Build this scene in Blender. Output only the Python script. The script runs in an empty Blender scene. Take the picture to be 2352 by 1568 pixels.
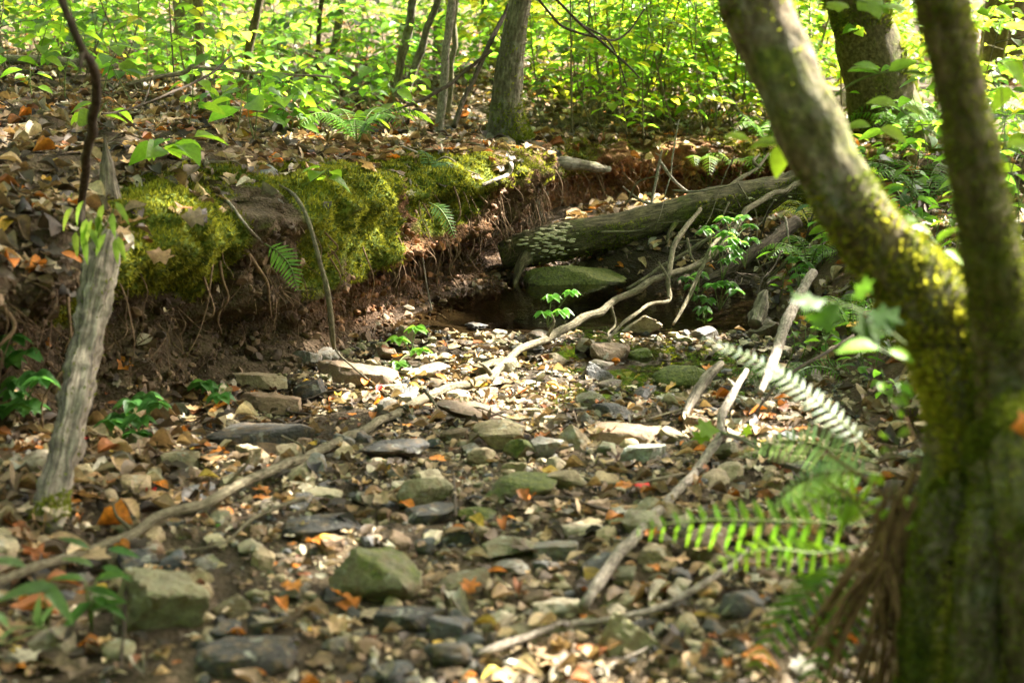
import bpy, bmesh, math, random
import numpy as np
from mathutils import Vector, Matrix
from mathutils.bvhtree import BVHTree

random.seed(7)
RNG = np.random.default_rng(11)
SC = bpy.context.scene
COL = SC.collection
R = math.radians

# ------------------------------------------------------------------ camera, sky, sun, exposure
CAM_H, PITCH, LENS = 1.1, R(12.0), 50.0
cam_d = bpy.data.cameras.new('camera')
cam = bpy.data.objects.new('camera', cam_d); COL.objects.link(cam)
cam.location = (0, 0, CAM_H)
cam.rotation_euler = (R(90) - PITCH, 0, 0)
cam_d.lens = LENS; cam_d.sensor_width = 36; cam_d.clip_start = 0.05; cam_d.clip_end = 400
cam_d.dof.use_dof = True; cam_d.dof.focus_distance = 5.6; cam_d.dof.aperture_fstop = 3.5
cam_d.dof.aperture_blades = 0
SC.camera = cam

SUN_AZ, SUN_EL = R(57), R(47)      # azimuth measured from +Y towards +X
SUN = Vector((math.sin(SUN_AZ) * math.cos(SUN_EL), math.cos(SUN_AZ) * math.cos(SUN_EL), math.sin(SUN_EL)))
world = bpy.data.worlds.new('World'); SC.world = world; world.use_nodes = True
wn = world.node_tree.nodes; wl = world.node_tree.links
sky = wn.new('ShaderNodeTexSky'); sky.sky_type = 'NISHITA'; sky.sun_disc = False
sky.sun_elevation = SUN_EL; sky.sun_rotation = SUN_AZ
sky.air_density = 0.35; sky.dust_density = 8.0; sky.ozone_density = 0.0
wl.new(sky.outputs[0], wn['Background'].inputs[0]); wn['Background'].inputs[1].default_value = 0.082
sun_d = bpy.data.lights.new('sun', 'SUN'); sun_d.energy = 5.0; sun_d.angle = R(0.5); sun_d.color = (1, 0.95, 0.84)
sun = bpy.data.objects.new('sun', sun_d); COL.objects.link(sun)
sun.rotation_euler = (-SUN).to_track_quat('-Z', 'Y').to_euler()
SC.view_settings.view_transform = 'Standard'; SC.view_settings.look = 'None'
SC.view_settings.exposure = 3.4; SC.view_settings.gamma = 1.0
SC.render.engine = 'CYCLES'
cy = SC.cycles
cy.max_bounces = 8; cy.diffuse_bounces = 4; cy.transmission_bounces = 6; cy.transparent_max_bounces = 6
cy.caustics_reflective = False; cy.caustics_refractive = False
cy.sample_clamp_indirect = 6.0; cy.use_denoising = True

# ------------------------------------------------------------------ picture to place
FPX, CU, CV = LENS / 36 * 2352, 1176.0, 784.0
SP, CP = math.sin(PITCH), math.cos(PITCH)
def ray(u, v):
    dv = (CV - v) / FPX
    return Vector(((u - CU) / FPX, CP + SP * dv, -SP + CP * dv))
def W(u, v, y):
    d = ray(u, v); return Vector((0, 0, CAM_H)) + d * (y / d.y)
def proj(p):
    x, y, z = p[0], p[1], p[2] - CAM_H
    dep = CP * y - SP * z; up = SP * y + CP * z
    return CU + FPX * x / dep, CV - FPX * up / dep, dep

# ------------------------------------------------------------------ noise
def _h(ix, iy, iz):
    n = (ix.astype(np.int64) * 374761393 + iy.astype(np.int64) * 668265263 + iz.astype(np.int64) * 1274126177) & 0xffffffff
    n = ((n ^ (n >> 13)) * 1103515245) & 0xffffffff
    n = ((n ^ (n >> 16)) * 2246822519) & 0xffffffff
    return (n ^ (n >> 15)) / 4294967295.0 * 2 - 1
def vnoise(P):
    P = np.asarray(P, float); i = np.floor(P).astype(np.int64); f = P - i; f = f * f * (3 - 2 * f)
    r = 0
    for dx in (0, 1):
        wx = f[:, 0] if dx else 1 - f[:, 0]
        for dy in (0, 1):
            wy = f[:, 1] if dy else 1 - f[:, 1]
            for dz in (0, 1):
                wz = f[:, 2] if dz else 1 - f[:, 2]
                r = r + wx * wy * wz * _h(i[:, 0] + dx, i[:, 1] + dy, i[:, 2] + dz)
    return r
def fbm(P, sc=1.0, octv=4, off=0.0):
    P = np.asarray(P, float) * sc + off; a, r = 1.0, 0
    for k in range(octv):
        r = r + a * vnoise(P + 17.3 * k); P = P * 2.03; a *= 0.5
    return r
def sst(x, a, b):
    t = np.clip((np.asarray(x, float) - a) / (b - a), 0, 1); return t * t * (3 - 2 * t)

# ------------------------------------------------------------------ mesh helpers
def make_mesh(name, V, F, mat=None, smooth=True, col=None, uv=None, sharp=0):
    """V (n,3); F list of arrays (m,k); uv per loop in face order; col per vertex"""
    if not isinstance(F, (list, tuple)): F = [F]
    F = [np.asarray(f, np.int64) for f in F if len(f)]
    V = np.asarray(V, float)
    me = bpy.data.meshes.new(name)
    nf = sum(len(f) for f in F); nl = sum(f.size for f in F)
    me.vertices.add(len(V)); me.loops.add(nl); me.polygons.add(nf)
    me.vertices.foreach_set('co', V.astype(np.float32).ravel())
    me.loops.foreach_set('vertex_index', np.concatenate([f.ravel() for f in F]).astype(np.int32))
    tot = np.concatenate([np.full(len(f), f.shape[1]) for f in F])
    st = np.concatenate([[0], np.cumsum(tot)[:-1]])
    me.polygons.foreach_set('loop_start', st.astype(np.int32))
    me.polygons.foreach_set('loop_total', tot.astype(np.int32))
    me.polygons.foreach_set('use_smooth', np.full(nf, smooth))
    if uv is not None:
        l = me.uv_layers.new(name='uv'); l.data.foreach_set('uv', np.asarray(uv, np.float32).ravel())
    if col is not None:
        c = np.ones((len(V), 4), np.float32); c[:, :np.shape(col)[1]] = col
        a = me.color_attributes.new('col', 'FLOAT_COLOR', 'POINT'); a.data.foreach_set('color', c.ravel())
    me.update(calc_edges=True); me.validate()
    if sharp: me.set_sharp_from_angle(angle=R(sharp))
    if mat: me.materials.append(mat)
    return me
def link(name, me, parent=None, loc=None):
    o = bpy.data.objects.new(name, me); COL.objects.link(o)
    if parent: o.parent = parent
    if loc is not None: o.location = loc
    return o
def tag(o, label, cat, group=None):
    o['label'] = label; o['category'] = cat
    if group: o['group'] = group
    return o
def struct(o): o['kind'] = 'structure'; return o
def stuff(o, label=None, cat=None):
    o['kind'] = 'stuff'
    if label: o['label'] = label; o['category'] = cat
    return o
def empty(name, loc):
    o = bpy.data.objects.new(name, None); COL.objects.link(o); o.location = loc; o.empty_display_size = 0.1; return o

def cr(pts, n):
    """catmull-rom resample of rows to n rows (any width)"""
    P = np.asarray(pts, float)
    if len(P) == 2: 
        t = np.linspace(0, 1, n)[:, None]; return P[0] * (1 - t) + P[1] * t
    seg = np.linalg.norm(np.diff(P[:, :3], axis=0), axis=1); cum = np.concatenate([[0], np.cumsum(seg)])
    Q = np.vstack([2 * P[0] - P[1], P, 2 * P[-1] - P[-2]])
    out = []
    for d in np.linspace(0, cum[-1], n):
        k = min(np.searchsorted(cum, d, 'right') - 1, len(P) - 2); t = (d - cum[k]) / max(seg[k], 1e-9)
        a, b, c, e = Q[k], Q[k + 1], Q[k + 2], Q[k + 3]
        out.append(0.5 * (2 * b + (c - a) * t + (2 * a - 5 * b + 4 * c - e) * t * t + (3 * b - a - 3 * c + e) * t ** 3))
    return np.array(out)
def tube(pts, n=24, k=10, amp=0.0, nsc=8.0, wob=0.0, ridge=0.0, ell=1.0, seed=0.0, tip=True):
    """pts rows (x,y,z,r). returns V, faces list, uv"""
    P = cr(pts, n); C = P[:, :3]; r = np.maximum(P[:, 3], 0.0004)
    if wob: C = C + wob * np.stack([vnoise(C * 9 + seed + 3 * j) for j in range(3)], 1)
    T = np.gradient(C, axis=0); T /= np.linalg.norm(T, axis=1)[:, None] + 1e-12
    a = np.array([0, 0, 1.0]) if abs(T[0, 2]) < 0.9 else np.array([1.0, 0, 0])
    N = np.zeros_like(C); N[0] = np.cross(T[0], a); N[0] /= np.linalg.norm(N[0])
    for i in range(1, n):
        v = N[i - 1] - T[i] * np.dot(N[i - 1], T[i]); N[i] = v / (np.linalg.norm(v) + 1e-12)
    B = np.cross(T, N)
    th = np.linspace(0, 2 * math.pi, k, endpoint=False)
    D = N[:, None, :] * np.cos(th)[None, :, None] + ell * B[:, None, :] * np.sin(th)[None, :, None]
    V = C[:, None, :] + D * r[:, None, None]
    if amp:
        q = V.reshape(-1, 3); d = fbm(q, nsc, 3, seed).reshape(n, k)
        V = V + D * (d * amp * r[:, None])[:, :, None]
    if ridge:
        dd = vnoise(np.stack([np.broadcast_to(np.cos(th) * 2.6, (n, k)).ravel(), np.broadcast_to(np.sin(th) * 2.6, (n, k)).ravel(), np.repeat(np.linspace(0, 2.2, n), k) + seed], 1)).reshape(n, k)
        V = V + D * (dd * ridge * r[:, None])[:, :, None]
    V = V.reshape(-1, 3)
    i = np.arange(n - 1)[:, None] * k; j = np.arange(k)[None, :]; j2 = (j + 1) % k
    F = np.stack([i + j, i + j2, i + k + j2, i + k + j], -1).reshape(-1, 4)
    L = np.concatenate([[0], np.cumsum(np.linalg.norm(np.diff(C, axis=0), axis=1))])
    circ = 2 * math.pi * r.mean()
    ju = np.broadcast_to(j / k * circ, (n - 1, k)); ju2 = np.broadcast_to((j + 1) / k * circ, (n - 1, k))
    l0 = np.broadcast_to(L[:-1, None], (n - 1, k)); l1 = np.broadcast_to(L[1:, None], (n - 1, k))
    uv = np.stack([np.stack([ju, l0], -1), np.stack([ju2, l0], -1), np.stack([ju2, l1], -1), np.stack([ju, l1], -1)], 2).reshape(-1, 2)
    V = np.vstack([V, C[0], C[-1]]); nb = n * k
    jj = np.arange(k)
    T3 = np.concatenate([np.stack([np.full(k, nb), (jj + 1) % k, jj], 1), np.stack([np.full(k, nb + 1), (n - 1) * k + jj, (n - 1) * k + (jj + 1) % k], 1)])
    uv = np.concatenate([uv, np.zeros((len(T3) * 3, 2))])
    return V, [F, T3], uv
def tube_obj(name, pts, mat, parent=None, origin=None, **kw):
    V, F, uv = tube(pts, **kw)
    o0 = np.array(origin if origin is not None else pts[0][:3], float)
    me = make_mesh(name, V - o0, F, mat, uv=uv)
    return link(name, me, parent, None if parent else o0)
def join(parts):
    """merge list of (V, [quads, tris], uv)"""
    Vs, Q, T, n, uq, ut = [], [], [], 0, [], []
    for V, F, uv in parts:
        Vs.append(V); Q.append(F[0] + n); T.append(F[1] + n); n += len(V)
        uq.append(uv[:F[0].size]); ut.append(uv[F[0].size:])
    return np.vstack(Vs), [np.vstack(Q), np.vstack(T)], np.vstack(uq + ut)

# ------------------------------------------------------------------ materials
class NT:
    def __init__(s, name):
        s.m = bpy.data.materials.new(name); s.m.use_nodes = True; s.t = s.m.node_tree; s.t.nodes.clear()
        s.out = s.t.nodes.new('ShaderNodeOutputMaterial')
    def n(s, ty, ins=None, **at):
        x = s.t.nodes.new(ty)
        for k, v in at.items(): setattr(x, k, v)
        for k, v in (ins or {}).items():
            if isinstance(v, bpy.types.NodeSocket): s.t.links.new(v, x.inputs[k])
            else: x.inputs[k].default_value = v
        return x
    def noise(s, sc, co=None, det=4, rough=0.55, dist=0.0):
        i = {'Scale': sc, 'Detail': det, 'Roughness': rough, 'Distortion': dist}
        if co is not None: i['Vector'] = co
        return s.n('ShaderNodeTexNoise', i).outputs['Fac']
    def vor(s, sc, co=None, feat='F1'):
        i = {'Scale': sc}
        if co is not None: i['Vector'] = co
        return s.n('ShaderNodeTexVoronoi', i, feature=feat).outputs['Distance']
    def ramp(s, f, stops):
        x = s.n('ShaderNodeValToRGB', {'Fac': f}); e = x.color_ramp.elements
        while len(e) < len(stops): e.new(0.5)
        for el, (p, c) in zip(e, stops): el.position = p; el.color = (*c, 1) if not isinstance(c, (int, float)) else (c, c, c, 1)
        return x.outputs['Color']
    def mix(s, f, a, b, mode='MIX'):
        x = s.n('ShaderNodeMix', data_type='RGBA', blend_type=mode)
        for sock, v in ((x.inputs[0], f), (x.inputs[6], a), (x.inputs[7], b)):
            if isinstance(v, bpy.types.NodeSocket): s.t.links.new(v, sock)
            elif isinstance(v, (int, float)): sock.default_value = v
            else: sock.default_value = (*v, 1)
        return x.outputs[2]
    def math(s, op, a, b=0.0, clamp=False):
        x = s.n('ShaderNodeMath', operation=op, use_clamp=clamp)
        for k, v in ((0, a), (1, b)):
            if isinstance(v, bpy.types.NodeSocket): s.t.links.new(v, x.inputs[k])
            else: x.inputs[k].default_value = v
        return x.outputs[0]
    def obj(s): return s.n('ShaderNodeTexCoord').outputs['Object']
    def pos(s): return s.n('ShaderNodeNewGeometry').outputs['Position']
    def uvs(s, sx, sy):
        uv = s.n('ShaderNodeTexCoord').outputs['UV']
        return s.n('ShaderNodeMapping', {'Vector': uv, 'Scale': (sx, sy, 1)}).outputs[0]
    def bump(s, h, st=0.5, d=0.01): return s.n('ShaderNodeBump', {'Height': h, 'Strength': st, 'Distance': d}).outputs[0]
    def bsdf(s, col, rough=0.8, nrm=None, spec=0.3, **kw):
        i = {'Base Color': col if isinstance(col, bpy.types.NodeSocket) else (*col, 1), 'Roughness': rough, 'Specular IOR Level': spec}
        if nrm is not None: i['Normal'] = nrm
        i.update(kw)
        return s.n('ShaderNodeBsdfPrincipled', i).outputs[0]
    def done(s, sh): s.t.links.new(sh, s.out.inputs['Surface']); return s.m

def m_ground():
    s = NT('soil'); p = s.pos()
    at = s.n('ShaderNodeVertexColor', layer_name='col'); sep = s.n('ShaderNodeSeparateColor', {0: at.outputs[0]})
    moss, clay, wet = sep.outputs[0], sep.outputs[1], sep.outputs[2]
    n1 = s.noise(9, p, 6, 0.65); n2 = s.noise(60, p, 4, 0.7); n3 = s.noise(2.5, p, 3)
    dirt = s.ramp(n1, [(0.3, (0.016, 0.011, 0.006)), (0.5, (0.055, 0.039, 0.021)), (0.72, (0.13, 0.095, 0.053))])
    dirt = s.mix(s.math('MULTIPLY', n2, 0.35), dirt, (0.17, 0.12, 0.07))
    cl = s.ramp(s.noise(14, p, 5, 0.7), [(0.3, (0.07, 0.03, 0.011)), (0.55, (0.24, 0.11, 0.04)), (0.75, (0.38, 0.21, 0.09))])
    c = s.mix(s.math('MULTIPLY', clay, s.math('ADD', n3, 0.3), True), dirt, cl)
    ms = s.ramp(s.noise(40, p, 5, 0.7), [(0.3, (0.025, 0.04, 0.006)), (0.5, (0.09, 0.12, 0.012)), (0.7, (0.20, 0.22, 0.03))])
    mf = s.ramp(s.math('ADD', moss, s.math('MULTIPLY', s.math('SUBTRACT', n1, 0.5), 1.2)), [(0.35, 0.0), (0.6, 1.0)])
    c = s.mix(mf, c, ms)
    c = s.mix(s.math('MULTIPLY', wet, 0.65), c, (0.012, 0.009, 0.006))
    ro = s.math('SUBTRACT', 0.92, s.math('MULTIPLY', wet, 0.35))
    h = s.math('ADD', s.math('MULTIPLY', s.noise(45, p, 6, 0.7), 1.0), s.math('MULTIPLY', s.vor(90, p), 0.5))
    return s.done(s.bsdf(c, ro, s.bump(h, 0.9, 0.02), s.math('SUBTRACT', 0.2, s.math('MULTIPLY', wet, 0.12))))
def m_rock():
    s = NT('stone'); p = s.obj()
    oi = s.n('ShaderNodeObjectInfo'); rnd = s.n('ShaderNodeVectorMath', {0: p, 1: oi.outputs['Location']}, operation='ADD').outputs[0]
    moss = s.n('ShaderNodeAttribute', attribute_type='OBJECT', attribute_name='moss').outputs['Fac']
    wet = s.n('ShaderNodeAttribute', attribute_type='OBJECT', attribute_name='wet').outputs['Fac']
    g = s.pos()
    base = oi.outputs['Color']
    n1 = s.noise(16, g, 6, 0.7); n2 = s.noise(120, g, 3, 0.7); n3 = s.noise(42, g, 4, 0.6)
    c = s.mix(1.0, base, s.ramp(n1, [(0.25, 0.45), (0.5, 0.95), (0.75, 1.45)]), 'MULTIPLY')
    c = s.mix(1.0, c, s.ramp(n2, [(0.3, 0.75), (0.7, 1.2)]), 'MULTIPLY')
    c = s.mix(s.ramp(n3, [(0.48, 0.0), (0.66, 0.75)]), c, (0.15, 0.10, 0.048))
    c = s.mix(s.ramp(s.noise(28, g, 3, 0.5, 0.6), [(0.62, 0.0), (0.70, 0.7)]), c, (0.34, 0.33, 0.26))
    nz = s.n('ShaderNodeSeparateXYZ', {0: s.n('ShaderNodeNewGeometry').outputs['Normal']}).outputs[2]
    mf = s.math('ADD', s.math('MULTIPLY', nz, 0.35), s.math('ADD', s.math('MULTIPLY', s.math('SUBTRACT', n1, 0.5), 1.4), s.math('SUBTRACT', s.math('MULTIPLY', moss, 1.3), 0.55)))
    mc = s.ramp(s.noise(70, g, 4, 0.7), [(0.3, (0.03, 0.04, 0.008)), (0.55, (0.10, 0.115, 0.015)), (0.75, (0.20, 0.19, 0.04))])
    c = s.mix(s.ramp(mf, [(0.42, 0.0), (0.62, 1.0)]), c, mc)
    c = s.mix(s.math('MULTIPLY', wet, 0.6), c, (0.01, 0.008, 0.006))
    ro = s.math('SUBTRACT', 0.78, s.math('MULTIPLY', wet, 0.55))
    h = s.math('ADD', s.noise(30, g, 6, 0.7), s.math('MULTIPLY', n2, 0.35))
    return s.done(s.bsdf(c, ro, s.bump(h, 0.7, 0.012), 0.4))
def m_bark(name, dark, mid, light, mossamt, su=60, sv=14, lichen=0.0, st=0.9):
    s = NT(name); g = s.pos(); uv = s.uvs(su, sv)
    n = s.noise(1.0, uv, 6, 0.65, 0.4); n2 = s.noise(55, g, 4, 0.7); big = s.noise(5.0, g, 4, 0.6)
    c = s.ramp(n, [(0.28, dark), (0.5, mid), (0.72, light)])
    c = s.mix(1.0, c, s.ramp(n2, [(0.3, 0.6), (0.7, 1.35)]), 'MULTIPLY')
    if lichen: c = s.mix(s.ramp(s.noise(9, g, 4, 0.6), [(0.55, 0.0), (0.66, lichen)]), c, (0.33, 0.33, 0.27))
    mc = s.ramp(n2, [(0.3, (0.02, 0.03, 0.004)), (0.5, (0.075, 0.095, 0.010)), (0.72, (0.17, 0.18, 0.02))])
    c = s.mix(s.ramp(s.math('ADD', big, mossamt - 0.5), [(0.46, 0.0), (0.60, 0.9)]), c, mc)
    h = s.math('ADD', n, s.math('MULTIPLY', n2, 0.4))
    return s.done(s.bsdf(c, 0.9, s.bump(h, st, 0.012), 0.2))
def m_leaf(name, tr=0.45, rough=0.42, attr=True, spec=0.5, vein=0.25, tb=1.6):
    """leaf blade: light passes through it. colour from the object or from the mesh attribute 'col'"""
    s = NT(name); g = s.pos()
    base = s.n('ShaderNodeVertexColor', layer_name='col').outputs[0] if attr else s.n('ShaderNodeObjectInfo').outputs['Color']
    n = s.noise(75, g, 4, 0.65)
    c = s.mix(1.0, base, s.ramp(n, [(0.3, 1 - vein), (0.7, 1 + vein)]), 'MULTIPLY')
    d = s.bsdf(c, rough, s.bump(n, 0.3, 0.004), spec)
    tc = s.mix(1.0, c, (tb, tb, tb * 0.75), 'MULTIPLY')
    t = s.n('ShaderNodeBsdfTranslucent', {'Color': tc}).outputs[0]
    return s.done(s.n('ShaderNodeMixShader', {0: tr, 1: d, 2: t}).outputs[0])
def m_water():
    s = NT('water'); g = s.pos()
    h = s.math('ADD', s.noise(9, g, 3, 0.5), s.math('MULTIPLY', s.noise(30, g, 2), 0.25))
    b = s.bump(h, 0.10, 0.02)
    gl = s.n('ShaderNodeBsdfGlossy', {'Roughness': 0.03, 'Normal': b}).outputs[0]
    tr = s.n('ShaderNodeBsdfTransparent', {'Color': (0.70, 0.62, 0.46, 1)}).outputs[0]
    fr = s.n('ShaderNodeFresnel', {'IOR': 1.33, 'Normal': b}).outputs[0]
    return s.done(s.n('ShaderNodeMixShader', {0: fr, 1: tr, 2: gl}).outputs[0])
def m_plain(name, a, b, sc=40, rough=0.85, st=0.4):
    s = NT(name); g = s.pos(); n = s.noise(sc, g, 5, 0.65)
    return s.done(s.bsdf(s.ramp(n, [(0.3, a), (0.7, b)]), rough, s.bump(n, st, 0.006), 0.25))
M = {}
M['soil'] = m_ground(); M['stone'] = m_rock(); M['water'] = m_water()
M['bark_mossy'] = m_bark('bark_mossy', (0.022, 0.016, 0.008), (0.12, 0.09, 0.052), (0.28, 0.225, 0.15), 0.46, 60, 26, 0.35, 1.0)
M['bark_grey'] = m_bark('bark_grey', (0.04, 0.033, 0.022), (0.125, 0.108, 0.072), (0.25, 0.225, 0.16), 0.36, 70, 14, 0.4)
M['bark_dark'] = m_bark('bark_dark', (0.03, 0.024, 0.012), (0.085, 0.068, 0.035), (0.16, 0.13, 0.075), 0.42, 60, 30)
M['log'] = m_bark('log_bark', (0.012, 0.010, 0.005), (0.075, 0.062, 0.03), (0.20, 0.17, 0.09), 0.42, 75, 12, 0, 1.0)
M['deadwood'] = m_bark('dead_wood', (0.025, 0.02, 0.016), (0.20, 0.165, 0.125), (0.44, 0.38, 0.29), 0.30, 110, 9)
M['stick'] = m_bark('stick_bark', (0.05, 0.041, 0.024), (0.165, 0.138, 0.085), (0.29, 0.25, 0.165), 0.26, 160, 30)
M['stick_pale'] = m_bark('pale_stick', (0.09, 0.07, 0.052), (0.27, 0.225, 0.175), (0.47, 0.42, 0.35), 0.2, 160, 40)
M['stick_dark'] = m_bark('dark_stick', (0.025, 0.018, 0.012), (0.075, 0.055, 0.038), (0.15, 0.115, 0.08), 0.2, 160, 30)
M['leaf'] = m_leaf('green_leaf', 0.6, 0.42, False, 0.35, 0.2, 2.1)
M['leaf_m'] = m_leaf('green_leaves', 0.6, 0.42, True, 0.35, 0.2, 2.1)
M['dry'] = m_leaf('dry_leaf', 0.22, 0.6, False, 0.35, 0.45, 1.2)
M['dry_m'] = m_leaf('dry_leaves', 0.22, 0.6, True, 0.35, 0.45, 1.2)
M['moss'] = m_leaf('moss_shoots', 0.4, 0.7, True, 0.1, 0.4, 1.5)
M['root'] = m_plain('root', (0.07, 0.04, 0.02), (0.22, 0.14, 0.075), 60)
M['fungus'] = m_plain('bracket_fungus', (0.34, 0.30, 0.17), (0.60, 0.54, 0.36), 80, 0.7)
M['stem'] = m_plain('green_stem', (0.07, 0.10, 0.02), (0.15, 0.20, 0.05), 60, 0.6)
M['frond_dead'] = m_plain('dead_frond', (0.07, 0.035, 0.015), (0.24, 0.14, 0.06), 50)
M['pebble'] = m_leaf('pebbles', 0.0, 0.75, True, 0.3, 0.4)

# ------------------------------------------------------------------ the ground: stream bed and banks
def x_right(y):
    return np.interp(y, [-5, 1.5, 2.3, 3, 4, 5, 6, 6.7, 7.5, 9], [0.7, 0.75, 0.78, 0.85, 0.92, 0.98, 1.02, 1.2, 1.9, 3.5])
def bed_z(x, y):
    x = np.asarray(x, float); y = np.asarray(y, float)
    P = np.stack([x.ravel(), y.ravel(), 0 * x.ravel()], 1)
    n = fbm(P, 1.7, 4).reshape(x.shape); f = fbm(P, 9, 3, 5).reshape(x.shape)
    z = 0.025 + 0.02 * n + 0.010 * f
    z = z - 0.030 * sst(y, 3.95, 4.35) * (1 - sst(y, 7.0, 7.3))
    z = z + 0.03 * (1 - sst(y, 3.0, 4.0))
    d = x - x_right(y)
    z = z + 0.36 * sst(d, -0.05, 0.62) + 0.05 * np.maximum(0, d - 0.5) + 0.09 * np.maximum(0, d - 4) + 0.06 * n * sst(d, 0.1, 0.6)
    pool = np.exp(-np.maximum(0, np.hypot((x - 0.25) / 0.85, (y - 6.05) / 0.62) - 0.35) ** 2 / 0.18)
    z = z - 0.16 * pool
    z = z + 0.15 * sst(y, 7.05, 7.5) * (1 - sst(d, 0, 0.8))
    z = z + 0.20 * sst(y, 6.45, 6.8) * (1 - sst(y, 6.95, 7.4)) * sst(x, .15, .6)
    z = z - 0.014 * np.exp(-((x - .35) / .35) ** 2 - ((y - 4.75) / .4) ** 2)
    z = z + 0.10 * sst(-x, 0.72, 1.25) * (1 - sst(y, 3.0, 3.9))
    return z
def grid_faces(a, b):
    i = np.arange(a - 1)[:, None] * b; j = np.arange(b - 1)[None, :]
    return np.stack([i + j, i + b + j, i + b + j + 1, i + j + 1], -1).reshape(-1, 4)
xs = np.concatenate([np.linspace(-4, -1.9, 10), np.arange(-1.8, 2.0, 0.024), np.linspace(2.05, 6, 60), np.linspace(6.5, 60, 30)])
ys = np.concatenate([np.linspace(-20, 1.6, 30), np.arange(1.7, 9.0, 0.026), np.linspace(9.1, 14, 30)])
X, Y = np.meshgrid(xs, ys, indexing='ij'); Z = bed_z(X, Y)
dR = X - x_right(Y)
wet = np.clip(sst(-Z, -0.03, 0.0) * sst(Y, 3.7, 4.3) + .85 * sst(Y, 5.6, 6.0) * (1 - sst(Y, 6.9, 7.4)) * (1 - sst(dR, -.1, .3)), 0, 1)  # second term: pool damp, and soil colour darkened for the shaded hollow
mossr = 0.55 * sst(dR, 0.0, 0.25) * (1 - sst(dR, 0.7, 1.4)) * sst(fbm(np.stack([X.ravel(), Y.ravel(), X.ravel() * 0], 1), 2.2, 2, 40).reshape(X.shape), -0.2, 0.5)
clayr = 0.25 * sst(dR, 0.0, 0.15)
BV = np.stack([X, Y, Z], -1).reshape(-1, 3); BF = grid_faces(len(xs), len(ys))
bedcol = np.stack([mossr, clayr, wet], -1).reshape(-1, 3)
bed = struct(link('stream_bed', make_mesh('stream_bed', BV, BF, M['soil'], col=bedcol)))

TOE = [(-2.6, -8), (-2.3, -2), (-2.0, 1.2), (-1.72, 2.4), (-1.42, 3.25), (-1.17, 3.85), (-0.97, 4.4), (-0.74, 4.9), (-0.61, 5.35), (-0.53, 5.72), (-0.44, 6.0), (-0.29, 6.3),
       (-0.08, 6.58), (0.03, 6.9), (0.12, 7.35), (0.32, 7.9), (0.65, 8.25), (1.1, 8.55), (1.7, 8.85), (2.5, 9.2), (4, 9.8), (8, 10.8), (20, 13), (60, 18)]
T0 = cr([(a, b, 0, 0) for a, b in TOE], 3000)[:, :2]
arc = np.concatenate([[0], np.cumsum(np.linalg.norm(np.diff(T0, axis=0), axis=1))])
def s_at(y):   # arc length where the toe reaches that y (first part runs along y)
    return np.interp(y, T0[:, 1], arc)
sA, sB = s_at(2.2), s_at(9.4)
st = np.concatenate([np.linspace(0, sA, 25)[:-1], np.arange(sA, sB, 0.024), np.linspace(sB, arc[-1], 50)])
tx = np.interp(st, arc, T0[:, 0]); ty = np.interp(st, arc, T0[:, 1])
tang = np.stack([np.interp(st + 0.15, arc, T0[:, 0]) - np.interp(st - 0.15, arc, T0[:, 0]), np.interp(st + 0.15, arc, T0[:, 1]) - np.interp(st - 0.15, arc, T0[:, 1])], 1)
tang /= np.linalg.norm(tang, axis=1)[:, None]
nrm = np.stack([-tang[:, 1], tang[:, 0]], 1)          # towards the bank
PROF = [(-0.30, -0.10), (-0.10, 0.0), (0.0, 0.05), (0.05, 0.12), (0.09, 0.20), (0.11, 0.28), (0.08, 0.35), (-0.01, 0.39), (-0.07, 0.44), (-0.09, 0.50), (-0.05, 0.57), (0.03, 0.615),
        (0.16, 0.645), (0.35, 0.67), (0.65, 0.70), (1.0, 0.73), (1.6, 0.78), (2.5, 0.85), (4, 0.98), (6, 1.17), (9, 1.5), (14, 2.3), (22, 4.6), (35, 9.5), (60, 21)]
pd, pz = np.array(PROF).T
pl = np.concatenate([[0], np.cumsum(np.hypot(np.diff(pd), np.diff(pz)))])
lt = pl[12]
tt = np.concatenate([np.arange(0, lt + 0.9, 0.016), np.geomspace(lt + 0.93, pl[-1], 70)])
PP = cr([(a, 0, b, 0) for a, b in PROF], 9000)[:, [0, 2]]
ppl = np.concatenate([[0], np.cumsum(np.hypot(np.diff(PP[:, 0]), np.diff(PP[:, 1])))])
tt = tt * ppl[-1] / pl[-1]
D0 = np.interp(tt, ppl, PP[:, 0]); Z0 = np.interp(tt, ppl, PP[:, 1])
S_, D_ = np.meshgrid(st, D0, indexing='ij'); Z_ = np.broadcast_to(Z0, S_.shape).copy()
YT = np.broadcast_to(ty[:, None], S_.shape)
htop = np.interp(st, [0, s_at(3.0), s_at(5.2), s_at(6.2), s_at(7.3), s_at(8.6), s_at(9.5), arc[-1]], [0.67, 0.67, 0.645, 0.59, 0.56, 0.50, 0.43, 0.4])
base = np.interp(st, [0, s_at(6.6), s_at(7.3), arc[-1]], [0.0, 0.0, 0.06, 0.15])
far = np.interp(st, [0, s_at(7.0), s_at(8.7), s_at(10), arc[-1]], [1.25, 1.1, 0.6, 0.35, 0.35])
over = np.interp(st, [0, s_at(3.0), s_at(3.8), s_at(5.3), s_at(6.2), s_at(7.2), s_at(8), arc[-1]], [0.5, 0.6, 1.0, 1.15, 1.3, 1.5, 0.8, 0.5])
low = Z_ <= 0.645
Zl = base[:, None] + (Z_ / 0.645) * (htop - base)[:, None]
steep = np.interp(st, [0, s_at(4.6), s_at(6.6), s_at(7.6), arc[-1]], [2.2, 2.2, 1.3, 1.0, 1.0])[:, None]
Zh = htop[:, None] + steep * (Z_ - 0.645) * np.where(D_ > 4, far[:, None], 1.0) + np.where(D_ > 4, (0.98 - 0.645) * (1 - far[:, None]), 0)
Zz = np.where(low, Zl, Zh)
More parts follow.
